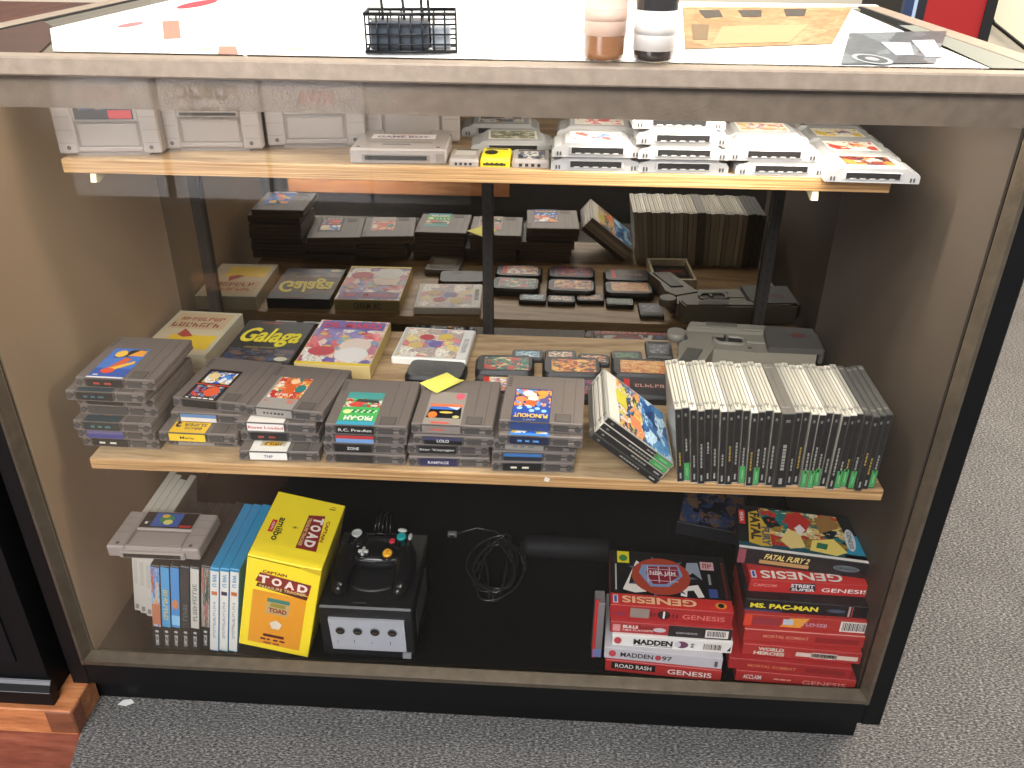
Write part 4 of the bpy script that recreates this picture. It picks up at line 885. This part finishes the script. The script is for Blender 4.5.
def l3(b, w, d, h):
    f = FRONT(0, 0, 0); b.text(f, .034, h*.26, .096, h*.74, 'MADDEN', flat(16, 16, 18), bold=.05); b.rect(f, .034, h*.15, .096, h*.19, flat(16, 16, 18), .0005); b.disc(f, .11, h*.5, .011, h*.3, flat(110, 60, 90), .0005); b.disc(f, .104, h*.5, .005, h*.24, flat(206, 206, 214), .0007); b.text(f, .124, h*.3, .130, h*.7, "94", flat(30, 30, 34), rot=270); bcode(b, f, w-.048, h*.12, w-.014, h*.8); b.disc(f, .009, h*.5, .006, h*.3, flat(200, 70, 80), .0005); b.pol(f, [(w-.008, h*.2), (w-.003, h*.2), (w-.002, h*.65)], DARK)
gbox(.2300, .0335, DK+.049, -.03, .190, .125, .0245, 'white box with big black title and barcode, middle of the shorter stack', flat(236, 234, 230), l3, GL)
def l4(b, w, d, h):
    f = FRONT(0, 0, 0); b.rect(f, .092, 0, w-.001, h, flat(40, 34, 36), .0004); bcode(b, f, w-.042, h*.12, w-.006, h*.82); b.rect(f, .004, h*.18, .016, h*.8, flat(220, 150, 150), .0005); b.text(f, .02, h*.5, .044, h*.78, 'BULLS', WT, bold=.04); b.text(f, .045, h*.5, .068, h*.78, 'BLAZERS', flat(120, 30, 34), bold=.02); b.text(f, .02, h*.26, .068, h*.42, 'NBA PLAYOFFS', WT)
    b.disc(f, .078, h*.5, .01, h*.2, flat(210, 200, 206), .0006); b.text(f, .104, h*.3, .138, h*.46, 'GENESIS', flat(190, 186, 186))
gbox(.2256, .0380, DK+.0735, -.03, .192, .125, .0235, 'half red, half black box with a barcode, second from the top of the shorter stack', flat(176, 50, 52), l4, GL)
def l5(b, w, d, h):
    f = FRONT(0, 0, 0); b.rect(f, 0, 0, w, h*.92, flat(168, 36, 38), .0003); b.rect(f, .032, h*.12, .062, h*.84, flat(150, 136, 128), .0005); b.disc(f, .085, h*.46, .01, h*.34, flat(50, 26, 30), .0005); b.rect(f, .0835, h*.2, .0865, h*.74, WT, .0007); b.text(f, .114, h*.26, w-.012, h*.62, 'GENESIS', flat(226, 120, 110)); bars(b, f, .006, h*.26, .026, h*.4, flat(110, 60, 110), 3); bars(b, f, .064, h*.3, .074, h*.6, flat(110, 24, 28), 2); bars(b, f, .098, h*.3, .11, h*.6, flat(110, 24, 28), 2)
    t = TOP(0, 0, h); b.rect(t, 0, .026, w, d, flat(16, 16, 18)); b.rect(t, 0, 0, w, .026, flat(200, 48, 44)); b.text(t, .018, .006, .136, .0215, 'GENESIS', flat(238, 190, 150), rot=180, bold=.03); b.rect(t, .004, .004, .012, .022, flat(220, 206, 210), .0006); b.rect(t, .006, .006, .010, .020, flat(60, 90, 170), .0008); b.disc(t, w-.018, .013, .009, .007, flat(230, 150, 50), .0006); b.disc(t, w-.018, .013, .005, .005, DARK, .0008)
    b.rect(t, .012, .10, .032, d-.002, flat(230, 214, 40), .0006); b.disc(t, .022, .112, .007, .008, flat(60, 130, 70), .0008); b.rect(t, .008, .034, .0105, .096, flat(190, 190, 186), .0006)
    cx, cy = .083, .072
    for q in ((.044, .1, 1), (.14, .1, 0), (.145, .06, 0)): pass
    b.pol(t, [(.02, .036), (.044, .108), (.062, .09), (.05, .05), (.058, .034), (.04, .03)], WT, .0005); b.pol(t, [(.03, .05), (.05, .06), (.038, .09)], DARK, .0007)
    b.pol(t, [(.112, .03), (.116, .05), (.142, .058), (.15, .03), (.14, .028), (.134, .044), (.124, .042), (.122, .028)], WT, .0005); b.pol(t, [(.12, .07), (.128, .11), (.146, .112), (.15, .07), (.136, .086)], flat(150, 156, 170), .0005)
    for k in range(7):
        a = k*.9; b.pol(t, [(cx+.036*math.cos(a-.2), cy+.036*math.sin(a-.2)), (cx+.060*math.cos(a), cy+.050*math.sin(a)), (cx+.036*math.cos(a+.2), cy+.036*math.sin(a+.2))], flat(86, 96, 120), .0006)
    b.disc(t, cx, cy, .048, .044, flat(170, 66, 46), .0008, 32); b.pol(t, [(cx-.036, cy+.006), (cx-.03, cy+.026), (cx+.03, cy+.03), (cx+.036, cy+.004), (cx+.012, cy-.024), (cx-.018, cy-.026)], flat(128, 150, 186), .001); b.pol(t, [(cx-.024, cy+.006), (cx-.02, cy+.022), (cx+.028, cy+.026), (cx+.03, cy+.002), (cx+.008, cy-.018), (cx-.014, cy-.02)], flat(138, 26, 44), .0012)
    for k in range(3): b.rect(t, cx-.022+k*.018, cy-.016, cx-.0205+k*.018, cy+.024, flat(214, 200, 206), .0014); 
    for k in range(3): b.rect(t, cx-.022, cy-.012+k*.014, cx+.028, cy-.0108+k*.014, flat(214, 200, 206), .0014)
    b.text(t, cx-.018, cy-.001, cx+.024, cy+.012, 'NBA JAM', flat(236, 226, 226), .0016)
    b.rect(t, .150, .095, .172, .115, flat(210, 170, 170), .0006); b.scrib(t, .153, .099, .169, .111, flat(150, 40, 50), 2); b.rect(t, .158, .03, .172, .05, flat(60, 80, 140), .0006); b.rect(t, .16, .06, .164, .085, flat(150, 150, 156), .0006); b.rect(t, w-.008, .03, w-.004, .115, flat(90, 30, 30), .0006)
gbox(.224, .0472, DK+.097, -.0358, .192, .131, .0275, 'top box of the shorter stack, red front and black cover with a basketball', RED, l5, GL)
b = MB(); b.box(0, 0, 0, .016, .030, .120, flat(128, 122, 124), .001); b.rect(FRONT(0, 0, 0), 0, 0, .005, .128, flat(200, 44, 44)); b.rect(FRONT(0, 0, 0), .001, .002, .015, .02, flat(120, 130, 180), .0005); o = tag(b.build('game_box'), 'grey and red box standing on edge at the left of the shorter stack', 'game box'); o.location = (.2005, .052, DK)
Z8 = [0, .0235, .047, .071, .096, .1205, .144, .168]
def r1(b, w, d, h): f = FRONT(0, 0, 0); b.text(f, w*.56, h*.2, w*.92, h*.6, 'GENESIS', flat(230, 150, 140)); b.text(f, .012, h*.3, .04, h*.7, 'ACCLAIM', WT); bars(b, f, .06, h*.4, .09, h*.55, flat(230, 150, 140), 3); b.text(TOP(0, 0, h), .02, .004, .08, .016, 'GENESIS', WT, rot=180)
gbox(.430, .0185, DK+Z8[0], -.05, .187, .12, .0234, 'bottom box of the taller stack, red with pale lettering at the right', RED, r1, GR_)
def r2(b, w, d, h): f = FRONT(0, 0, 0); b.text(f, .03, h*.35, .105, h*.62, 'MORTAL KOMBAT', flat(226, 130, 90)); b.rect(f, .12, h*.3, .18, h*.7, flat(140, 30, 34), .0004)
gbox(.4165, .0215, DK+Z8[1], -.06, .190, .12, .0234, 'dark red box second from the bottom of the taller stack, sticking out left', flat(166, 38, 40), r2, GR_)
def r3(b, w, d, h): f = FRONT(0, 0, 0); b.text(f, .024, h*.52, .064, h*.84, 'WORLD', flat(220, 206, 190), bold=.05); b.text(f, .018, h*.14, .066, h*.46, 'HEROES', flat(220, 206, 190), bold=.05); b.rect(f, .083, h*.28, .178, h*.66, flat(226, 206, 190), .0005); bcode(b, f, .106, h*.24, .146, h*.72)
gbox(.4365, .0300, DK+Z8[2], -.055, .183, .12, .0239, 'red box with pale two-line title and a barcode in the taller stack', RED, r3, GR_)
def r4(b, w, d, h): f = FRONT(0, 0, 0); b.text(f, .03, h*.4, .1, h*.66, 'MORTAL KOMBAT', flat(230, 150, 120)); b.rect(f, .11, h*.25, .178, h*.7, flat(150, 34, 36), .0004); b.rect(TOP(0, 0, h), 0, 0, w, .002, flat(226, 160, 150))
gbox(.4365, .0360, DK+Z8[3], -.03, .188, .12, .0249, 'plain red box with thin orange lettering in the middle of the taller stack', RED, r4, GR_)
def r5(b, w, d, h):
    f = FRONT(0, 0, 0); b.rect(f, 0, 0, w, h*.98, flat(176, 50, 44), .0003); b.rect(f, 0, 0, .012, h*.98, flat(220, 70, 40), .0005); b.rect(f, .013, h*.15, .056, h*.8, flat(150, 50, 60), .0005); b.pol(f, [(.056, h*.1), (.07, h*.9), (.1, h*.95), (.088, h*.1)], flat(236, 160, 60), .0005); b.rect(f, .06, h*.3, .076, h*.8, flat(190, 196, 210), .0007); b.scrib(f, .09, h*.3, .128, h*.6, flat(206, 170, 190), 7); bcode(b, f, .148, 0.001, w-.001, h*.92)
gbox(.4348, .0445, DK+Z8[4], -.035, .192, .12, .0244, 'red and orange box with a white barcode patch in the taller stack', flat(176, 50, 44), r5, GR_)
def r6(b, w, d, h):
    f = FRONT(0, 0, 0); b.rect(f, 0, 0, w, h*.98, flat(22, 20, 24), .0003); b.text(f, .008, h*.30, .112, h*.72, 'MS. PAC-MAN', flat(236, 222, 60), .0008, bold=.04); b.disc(f, .14, h*.48, .014, h*.16, flat(70, 80, 100), .0006); b.rect(f, .158, 0.001, .161, h*.96, flat(190, 160, 160), .0006); b.rect(f, .163, 0.001, .165, h*.96, flat(160, 60, 60), .0006); b.rect(f, .0, .0, w*.3, h*.14, flat(60, 70, 110), .0005)
gbox(.4345, .0530, DK+Z8[5], -.04, .192, .12, .0234, 'black box with yellow capital lettering in the taller stack', flat(26, 24, 28), r6, GR_)
def r7(b, w, d, h):
    f = FRONT(0, 0, 0); b.rect(f, 0, 0, w, h*.96, flat(186, 44, 42), .0003); b.text(f, .112, h*.26, w-.016, h*.60, 'GENESIS', WT, .0008); b.pol(f, [(.062, h*.2), (.066, h*.86), (.1, h*.92), (.104, h*.3), (.084, h*.14)], flat(60, 50, 60), .0005); b.text(f, .064, h*.52, .1, h*.82, 'STREET', flat(230, 220, 220), .0008, bold=.03); b.text(f, .066, h*.22, .102, h*.46, 'SUPER', flat(230, 220, 220), .0008, bold=.03); b.text(f, .006, h*.45, .042, h*.7, 'CAPCOM', flat(230, 140, 130), .0008)
    t = TOP(0, 0, h); b.rect(t, 0, 0, w, .024, flat(200, 50, 46)); b.text(t, .018, .004, .145, .022, 'GENESIS', WT, rot=180, bold=.02); b.rect(t, .003, .004, .011, .021, flat(220, 206, 216), .0006); b.rect(t, .005, .006, .009, .019, flat(60, 90, 170), .0008)
gbox(.441, .0710, DK+Z8[6], -.014, .200, .145, .0239, 'red box second from the top of the taller stack, white upside-down word on it', RED, r7, GR_)
def r8(b, w, d, h):
    f = FRONT(0, 0, 0); b.rect(f, 0, 0, w, h*.95, flat(26, 24, 26), .0003); b.rect(f, 0, 0, .012, h*.95, flat(140, 70, 80), .0005); b.text(f, .040, h*.46, .108, h*.82, 'FATAL FURY 2', flat(222, 200, 120), .0008, bold=.03, shear=.3); b.rect(f, .034, h*.14, .11, h*.38, flat(180, 140, 90), .0006); b.disc(f, .166, h*.5, .02, h*.2, flat(100, 110, 116), .0006); b.text(f, .15, h*.42, .182, h*.58, 'GENESIS', flat(40, 40, 46), .0009)
    t = TOP(0, 0, h); b.rect(t, 0, 0, w, d, flat(20, 26, 28)); b.rect(t, .035, .012, .17, d-.004, A_FGT, .0005); b.rect(t, 0, 0, w, .006, WT, .0007); b.rect(t, .0, .006, w, .016, flat(30, 80, 90), .0006); b.pol(t, [(.162, .006), (w, .006), (w, d-.04), (.178, .06)], flat(40, 140, 170), .0006); b.pol(t, [(.17, d-.05), (w, d-.05), (w, d), (.16, d)], flat(22, 26, 30), .0006)
    b.rect(t, .002, .062, .012, .1, flat(206, 50, 44), .0007); b.text(t, .004, .068, .0095, .094, 'SEGA', WT, .0009, rot=270)
    b.pol(t, [(.016, .016), (.018, d-.02), (.032, d-.012), (.05, .05), (.052, .012), (.036, .01)], flat(206, 170, 60), .0008); b.text(t, .02, .024, .036, d-.02, 'FATAL', flat(60, 50, 40), .001, rot=270, bold=.05); b.text(t, .037, .012, .05, .06, 'FURY', flat(90, 90, 96), .001, rot=270, bold=.05)
    for q, c, l in (([(.082, .06), (.078, .1), (.1, .112), (.118, .09), (.108, .058)], (186, 50, 44), .0008), ([(.066, .03), (.08, .064), (.098, .05), (.104, .02), (.08, .012)], (232, 206, 130), .0009), ([(.11, .014), (.116, .04), (.15, .05), (.168, .02), (.15, .008)], (236, 210, 110), .0009), ([(.13, .06), (.124, .1), (.15, .112), (.162, .08)], (150, 110, 60), .0008), ([(.096, .05), (.09, .066), (.1, .078), (.108, .064)], (230, 220, 214), .001), ([(.12, .022), (.124, .036), (.14, .034), (.136, .02)], (40, 110, 80), .0011)): b.pol(t, q, flat(*c), l)
    b.disc(t, .176, .052, .008, .028, flat(200, 206, 206), .0009); b.text(t, .1725, .03, .1795, .074, 'GENESIS', flat(20, 30, 40), .001, rot=270)
gbox(.4263, .1101, DK+Z8[7], -.1341, .203, .1144, .0306, 'top box of the taller stack, black and teal cover with fighting figures', flat(24, 40, 44), r8, GR_)

# ------------------------------------------------------------------ things on the glass top
ZT = 1.0655
b = MB(); PW = mat('white_paper', rgb(252, 250, 244), .6)
b.poly([(x_, y_, ZT) for x_, y_ in ((-.456, .024), (.575, .022), (.60, .66), (-.555, .66), (-.5617, .212))], PW)
fr = TOP(0, 0, ZT); PKS = flat(240, 120, 100, .6)
def ptch(pts, c, l=.0004): b.pol(fr, pts, c, l)
ptch([(-.3728, .1295), (-.3559, .1406), (-.4308, .3198), (-.4494, .3053)], PKS); ptch([(-.2669, .0235), (-.244, .0245), (-.2666, .0826), (-.2861, .0803)], PKS); ptch([(-.452, .051), (-.430, .053), (-.5212, .1868), (-.5462, .1937)], flat(244, 200, 180, .6))
b.disc(fr, -.475, .262, .012, .032, flat(236, 110, 110, .6)); b.disc(fr, -.488, .54, .02, .075, flat(220, 60, 70, .6)); ptch([(-.20, .06), (-.18, .06), (-.182, .085), (-.204, .085)], flat(250, 240, 150, .6)); ptch([(-.30, .05), (-.285, .05), (-.287, .07), (-.303, .07)], flat(250, 240, 150, .6))
b.text(fr, .02, .03, .05, .075, 'SY', flat(246, 226, 150, .6), .0005)
tag(b.build('paper_sheet'), 'large white paper sheet with pink and red patches, covering the glass top', 'paper')
b = MB(); KR = art('print_kraft', [(158, 122, 80), (168, 132, 90), (148, 112, 70)], 5, False, .7)
b.quad([(.262, .118, ZT+.001), (.452, .186, ZT+.001), (.606, .64, ZT+.001), (.315, .60, ZT+.001)], KR); fr = TOP(0, 0, ZT+.001)
for q in ([(.33, .44), (.36, .46), (.37, .56), (.335, .55)], [(.39, .46), (.42, .47), (.44, .57), (.4, .56)], [(.46, .48), (.49, .49), (.52, .6), (.48, .59)]): b.pol(fr, q, flat(54, 46, 40), .0004)
b.pol(fr, [(.3, .16), (.4, .19), (.47, .38), (.34, .34)], flat(178, 144, 100), .0004); b.pol(fr, [(.282, .2), (.3, .2), (.325, .36), (.3, .36)], flat(116, 90, 60), .0004)
tag(b.build('kraft_sheet'), 'brown kraft paper sheet with dark print, lying on the white paper', 'paper')
b = MB(); b.quad([(.418, .024, ZT+.0015), (.524, .040, ZT+.0015), (.6455, .330, ZT+.0015), (.5022, .290, ZT+.0015)], art('print_photo_grey', [(70, 76, 80), (84, 90, 94), (60, 66, 70), (110, 116, 120)], 3, False)); fr = TOP(0, 0, ZT+.0015)
b.disc(fr, .462, .06, .02, .038, flat(150, 156, 158), .0004); b.disc(fr, .462, .06, .015, .029, flat(60, 64, 68), .0005); b.disc(fr, .462, .06, .007, .014, flat(150, 150, 150), .0006); b.pol(fr, [(.498, .09), (.52, .095), (.552, .2), (.515, .2)], flat(160, 168, 172), .0004); b.pol(fr, [(.528, .08), (.55, .085), (.592, .23), (.56, .22)], flat(176, 182, 186), .0005)
c_ = MB(); c_.poly([(.578, .024, ZT), (.628, .024, ZT), (.628, .40, ZT), (.605, .40, ZT)], flat(120, 124, 112, .5)); tag(c_.build('glass_tone_strip'), 'added grey-green strip painted as bare glass at the right end of the top', 'strip')  # added strip in the tone of bare glass, covering the reddish reflection
tag(b.build('photo_print'), 'dark grey photo print lying at the right front of the glass top', 'photo')
def bottle(x, y, label, lc, liq, up):
    e = empty('bottle', (x, y, ZT+.0005), 0, label, 'bottle', 'small bottles on the glass top'); g = mat('bottle_'+label[:5], liq, .15, spec=.6, coat=.5)
    b = MB(); b.lathe((0, 0, 0), [(.015, 0), (.0215, .003), (.0225, .008), (.0225, .105), (.018, .118), (.010, .126), (.010, .14)], g, 28); b.build('glass_body', e)
    b = MB(); z0, z1 = (.026, .062) if lc[0] > 236 else (.012, .052); b.lathe((0, 0, 0), [(.0229, z0), (.0229, z1)], flat(*lc), 28); b.lathe((0, 0, 0), [(.0231, z0+.4*(z1-z0)), (.0231, z0+.75*(z1-z0))], flat(*[int(c*.96) for c in lc]), 28); b.build('label', e)
    b = MB(); b.lathe((0, 0, .138), [(.012, 0), (.012, .02), (.010, .022)], flat(*up), 20); b.build('cap', e)
bottle(.1625, .032, 'amber bottle with a peach label, left of the two small bottles', (240, 204, 180), rgb(150, 104, 70), (40, 30, 26))
bottle(.2165, .030, 'dark bottle with a white lower label, right of the two small bottles', (232, 226, 218), rgb(50, 44, 42), (20, 20, 20))
# wire basket
e = empty('wire_basket', (-.101, .035, ZT+.0005), .12, 'black wire basket with tall wire handles on the glass top', 'basket')
b = MB(); WB = mat('black_wire', rgb(24, 24, 26), .4, .3); w, d, h = .10, .05, .042
for z in (.003, h): b.tube([(0, 0, z), (w, 0, z), (w, d, z), (0, d, z), (0, 0, z)], .002, WB)
for k in range(9): b.tube([(k*w/8, 0, .003), (k*w/8, 0, h)], .0011, WB, 6); b.tube([(k*w/8, d, .003), (k*w/8, d, h)], .0011, WB, 6); b.tube([(k*w/8, 0, .003), (k*w/8, d, .003)], .0011, WB, 6)
for k in range(1, 4): b.tube([(0, 0, k*h/4), (w, 0, k*h/4)], .0011, WB, 6); b.tube([(0, d, k*h/4), (w, d, k*h/4)], .0011, WB, 6)
b.build('frame', e)
b = MB(); b.box(.004, .006, .004, w-.03, d-.006, .034, flat(64, 70, 78, .3), .002); b.box(w-.028, .008, .004, w-.006, d-.008, .028, flat(150, 156, 162, .3), .002); b.build('contents', e, 'grey packets inside the wire basket')
for xx, dx in ((.018, -.006), (.042, -.008), (.062, -.004), (.070, -.006)):
    b = MB(); b.tube([(xx, d*.5, .004), (xx, d*.5, h), (xx+dx, d*.5+.02, .115), (xx+dx*1.4, d*.5+.026, .15)], .0016, WB, 8); b.build('handle_wire', e)

# ------------------------------------------------------------------ neighbouring counter on the left
e = empty('side_counter', (-.70, 0, 0), 0, 'black counter with a reddish wood top, left of the display case', 'counter')
b = MB(); b.box(-.7, -.028, .058, .012, .9, 1.0, mat('counter_black', rgb(11, 11, 12), .6, spec=.2, var=.2, vscale=6)); b.box(-.7, -.032, .14, -.03, -.026, .98, mat('counter_panel', rgb(15, 15, 17), .6, spec=.2)); b.build('carcass', e)
b = MB(); b.prism([(-.046, .058), (-.046, .088), (-.036, .103), (-.028, .103), (-.028, .058)], 0, -.7, .02, BLACK); b.prism([(-.0465, .086), (-.0365, .1028), (-.034, .1035), (-.044, .086)], 0, -.7, .02, flat(110, 110, 112)); b.build('base_moulding', e, 'black moulding along the foot of the counter, highlight painted on its bevel')  # the grey strip paints a highlight along the moulding's bevel
b = MB(); b.box(-.7, -.04, 1.0, .0, .9, 1.03, wood('red_counter_wood', (58, 22, 14), (80, 34, 23), (98, 48, 34), 'Y'), .003); b.build('counter_top', e, 'reddish brown wooden top')
b = MB(); b.box(-.28, -.020, -.0, .016, .058, .0575, wood('orange_plinth', (140, 82, 46), (180, 112, 68), (206, 142, 92), 'X'), .002); b.box(-.030, -.0215, .004, .018, .01, .056, wood('dark_plinth', (96, 54, 36), (120, 70, 46), (140, 84, 58), 'X'), .003)
o = tag(b.build('wooden_plinth'), 'orange-brown wooden plinth under the black counter at the left', 'plinth'); o.location = (-.664, -.036, 0.0)
# items under the left end of the glass top
b = MB(); b.poly([(-.622, .018, 1.0645), (-.47, .018, 1.0645), (-.535, .19, 1.0645), (-.62, .30, 1.0645)], mat('brown_print', rgb(72, 46, 35), .6, var=.4, vscale=12)); fr = TOP(0, 0, 1.0645); b.pol(fr, [(-.615, .02), (-.555, .02), (-.575, .09), (-.618, .12)], flat(52, 60, 58), .0005); b.text(fr, -.60, .03, -.57, .075, 'C', flat(190, 190, 186), .0008)
b.pol(fr, [(-.552, .02), (-.549, .02), (-.569, .09), (-.572, .09)], flat(220, 216, 206), .0006); tag(b.build('framed_print'), 'brown print with a dark lettered corner, at the left end of the glass top', 'print')

# ------------------------------------------------------------------ behind, at the right
e = empty('arcade_cabinet', (1.105, 1.8, 0), 0, 'tall red-panelled black cabinet against the cream wall at the upper right', 'cabinet')
b = MB(); b.box(.0, .02, 0, .262, .39, 1.7, BLACK); b.build('carcass', e)
b = MB(); b.box(.062, .0, .1, .232, .021, 1.65, flat(164, 34, 34, .4)); b.build('front_panel', e, 'red front panel')
for x0, x1, c in ((.0, .026, (40, 56, 90)), (.026, .036, (170, 186, 210)), (.036, .062, (26, 28, 34)), (.232, .262, (20, 18, 18))):
    b = MB(); b.box(x0, -.004, 0, x1, .021, 1.7, flat(*c)); b.build('trim_strip', e)
b = MB(); b.tube([(1.43, 2.19, 1.2), (1.47, 2.19, .98), (1.55, 2.19, .88), (1.68, 2.19, .80), (1.78, 2.19, .74)], .006, DARK, 8); tag(b.build('wall_cable'), 'thin black cable hanging on the cream wall at the upper right', 'cable')

# ------------------------------------------------------------------ record bin behind the viewer, seen only as reflections
e = empty('record_bin', (-1.2, -1.95, 0), 0, 'black record bin on a wooden base facing the case, seen only as a reflection', 'record bin')
b = MB(); b.box(-1.2, 0, .17, 2.4, .4, .3995, BLACK); b.build('bin_box', e)  # box lengthened to the right so that the mirror reflects black
b = MB(); b.box(.15, .4, .115, 1.11, .42, .170, wood('bin_wood', (120, 70, 38), (150, 98, 58), (172, 122, 78), 'X')); b.box(-1.2, .05, 0, 2.4, .39, .17, DARK); b.build('wooden_base', e)
GRY = flat(206, 204, 206, .4)
for k, (x0, t, c, lab) in enumerate(((-1.40, None, None, 'pale blank record divider, far left in the reflection'), (-1.075, 'PUBLIC', (16, 16, 18), 'pale record divider with a two-word dark title, reflected at the left'), (-.76, 'NWA', (190, 20, 24), 'pale record divider with three red letters, reflected in the glass'), (-.45, None, None, 'pale blank record divider, rightmost in the reflection'))):
    o = MB(); o.box(0, 0, 0, .30, .006, .36, GRY, .001); fb = ((.30, .006, 0), (-1, 0, 0), (0, 0, 1), (0, 1, 0))
    if t == 'PUBLIC':
        o.text(fb, .06, .30, .25, .345, 'PUBLIC', flat(*c), bold=.05); o.text(fb, .06, .235, .25, .28, 'ENEMY', flat(*c), bold=.05)
    elif t: o.text(fb, .09, .29, .2, .335, t, flat(*c), bold=.02); o.pol(fb, [(.02, .33), (.06, .3), (.056, .294), (.018, .32)], flat(130, 130, 130))
    else: o.rect(fb, .08, .29, .22, .33, flat(206, 170, 176))
    q = tag(o.build('record_divider'), lab, 'record divider', 'record dividers seen in the glass'); q.location = (x0, -1.60, .40)
b = MB(); b.box(0, 0, 0, .31, .006, .31, flat(26, 26, 30)); fb = ((.31, .006, 0), (-1, 0, 0), (0, 0, 1), (0, 1, 0)); b.disc(fb, .16, .16, .11, .14, flat(90, 88, 90)); b.pol(fb, [(.06, .02), (.08, .2), (.16, .29), (.25, .2), (.22, .02)], flat(22, 22, 26), .0008)
o = tag(b.build('record_sleeve'), 'black and white record sleeve propped low against the bin, seen in the mirror', 'record sleeve'); o.location = (-2.1, -1.50, .0); o.rotation_euler = (math.radians(3), 0, 0)

# scraps
b = MB(); b.poly([(-.612, .008, .001), (-.596, .006, .0015), (-.584, .014, .001), (-.592, .020, .003), (-.606, .018, .002)], flat(206, 204, 198, .8)); tag(b.build('paper_scrap'), 'torn white paper scrap on the carpet under the left front corner of the case', 'paper scrap')
b = MB(); b.prism([(.112, .482), (.119, .480), (.121, .486), (.114, .4885)], 1, .0488, .0499, flat(226, 220, 204, .8)); tag(b.build('paper_scrap'), 'tiny white paper chip stuck to the front edge of the middle shelf', 'paper scrap')

# ------------------------------------------------------------------ light
def area(name, loc, target, size, sy, power, col):
    l = bpy.data.lights.new(name, 'AREA'); l.shape = 'RECTANGLE'; l.size = size; l.size_y = sy; l.energy = power; l.color = col
    o = bpy.data.objects.new(name, l); C.objects.link(o); o.location = loc
    o.rotation_euler = (Vector(target)-Vector(loc)).to_track_quat('-Z', 'Y').to_euler(); return o
area('window_light', (2.6, 1.5, 2.3), (.2, .1, .6), 1.8, 1.4, 150, (1, .89, .74))
area('front_window_light', (-.4, -2.9, 2.75), (0, .1, .35), 2.4, 1.2, 195, (.98, .985, 1))
for x_, y_, sx_, p_, a_ in ((-.05, .12, 1.05, .7, 0), (.34, .11, .36, 2.0, .05), (.0, .034, 1.1, .5, .2), (.36, .034, .34, .6, .1)):
    o = area('case_fill_light', (x_, y_, 1.034), (x_, .2, .5), sx_, .018, p_, (1, .93, .80)); o.rotation_euler = (a_, 0, 0)  # unseen lamps added inside the case to brighten the shelves
area('counter_fill_light', (.1, .5, 2.5), (.1, .35, 1.06), 1.0, .6, 38, (1, .98, .95))  # overhead lamp added to blow out the white sheet on the top
l = bpy.data.lights.new('divider_fill_spot', 'SPOT'); l.energy = 900; l.spot_size = math.radians(48); l.spot_blend = .5; l.shadow_soft_size = .15  # lamp added to brighten the dividers for their reflection in the glass
o = bpy.data.objects.new('divider_fill_spot', l); C.objects.link(o); o.location = (-.9, -.45, 1.45); o.rotation_euler = (Vector((-.9, -1.6, .66))-o.location).to_track_quat('-Z', 'Y').to_euler()
w = bpy.data.worlds.new('World'); bpy.context.scene.world = w; w.use_nodes = True
bg = w.node_tree.nodes['Background']; bg.inputs[0].default_value = (.80, .88, 1, 1); bg.inputs[1].default_value = .45

# ------------------------------------------------------------------ camera
cam = bpy.data.cameras.new('Camera'); co = bpy.data.objects.new('Camera', cam); C.objects.link(co)
pi_, ya, ro, f = .512, -.0521, .0097, 854.87
F = Vector((math.sin(ya)*math.cos(pi_), math.cos(ya)*math.cos(pi_), -math.sin(pi_))); R = Vector((math.cos(ya), -math.sin(ya), 0)); U = R.cross(F)
X = R*math.cos(ro)+U*math.sin(ro); Y = -R*math.sin(ro)+U*math.cos(ro)
M = Matrix((X, Y, -F)).transposed().to_4x4(); M.translation = (.1174, -.9693, 1.2149); co.matrix_world = M
cam.sensor_width = 36; cam.lens = f*36/1024; cam.clip_start = .02
bpy.context.scene.camera = co
bpy.context.scene.view_settings.view_transform = 'Standard'
bpy.context.scene.view_settings.exposure = 0
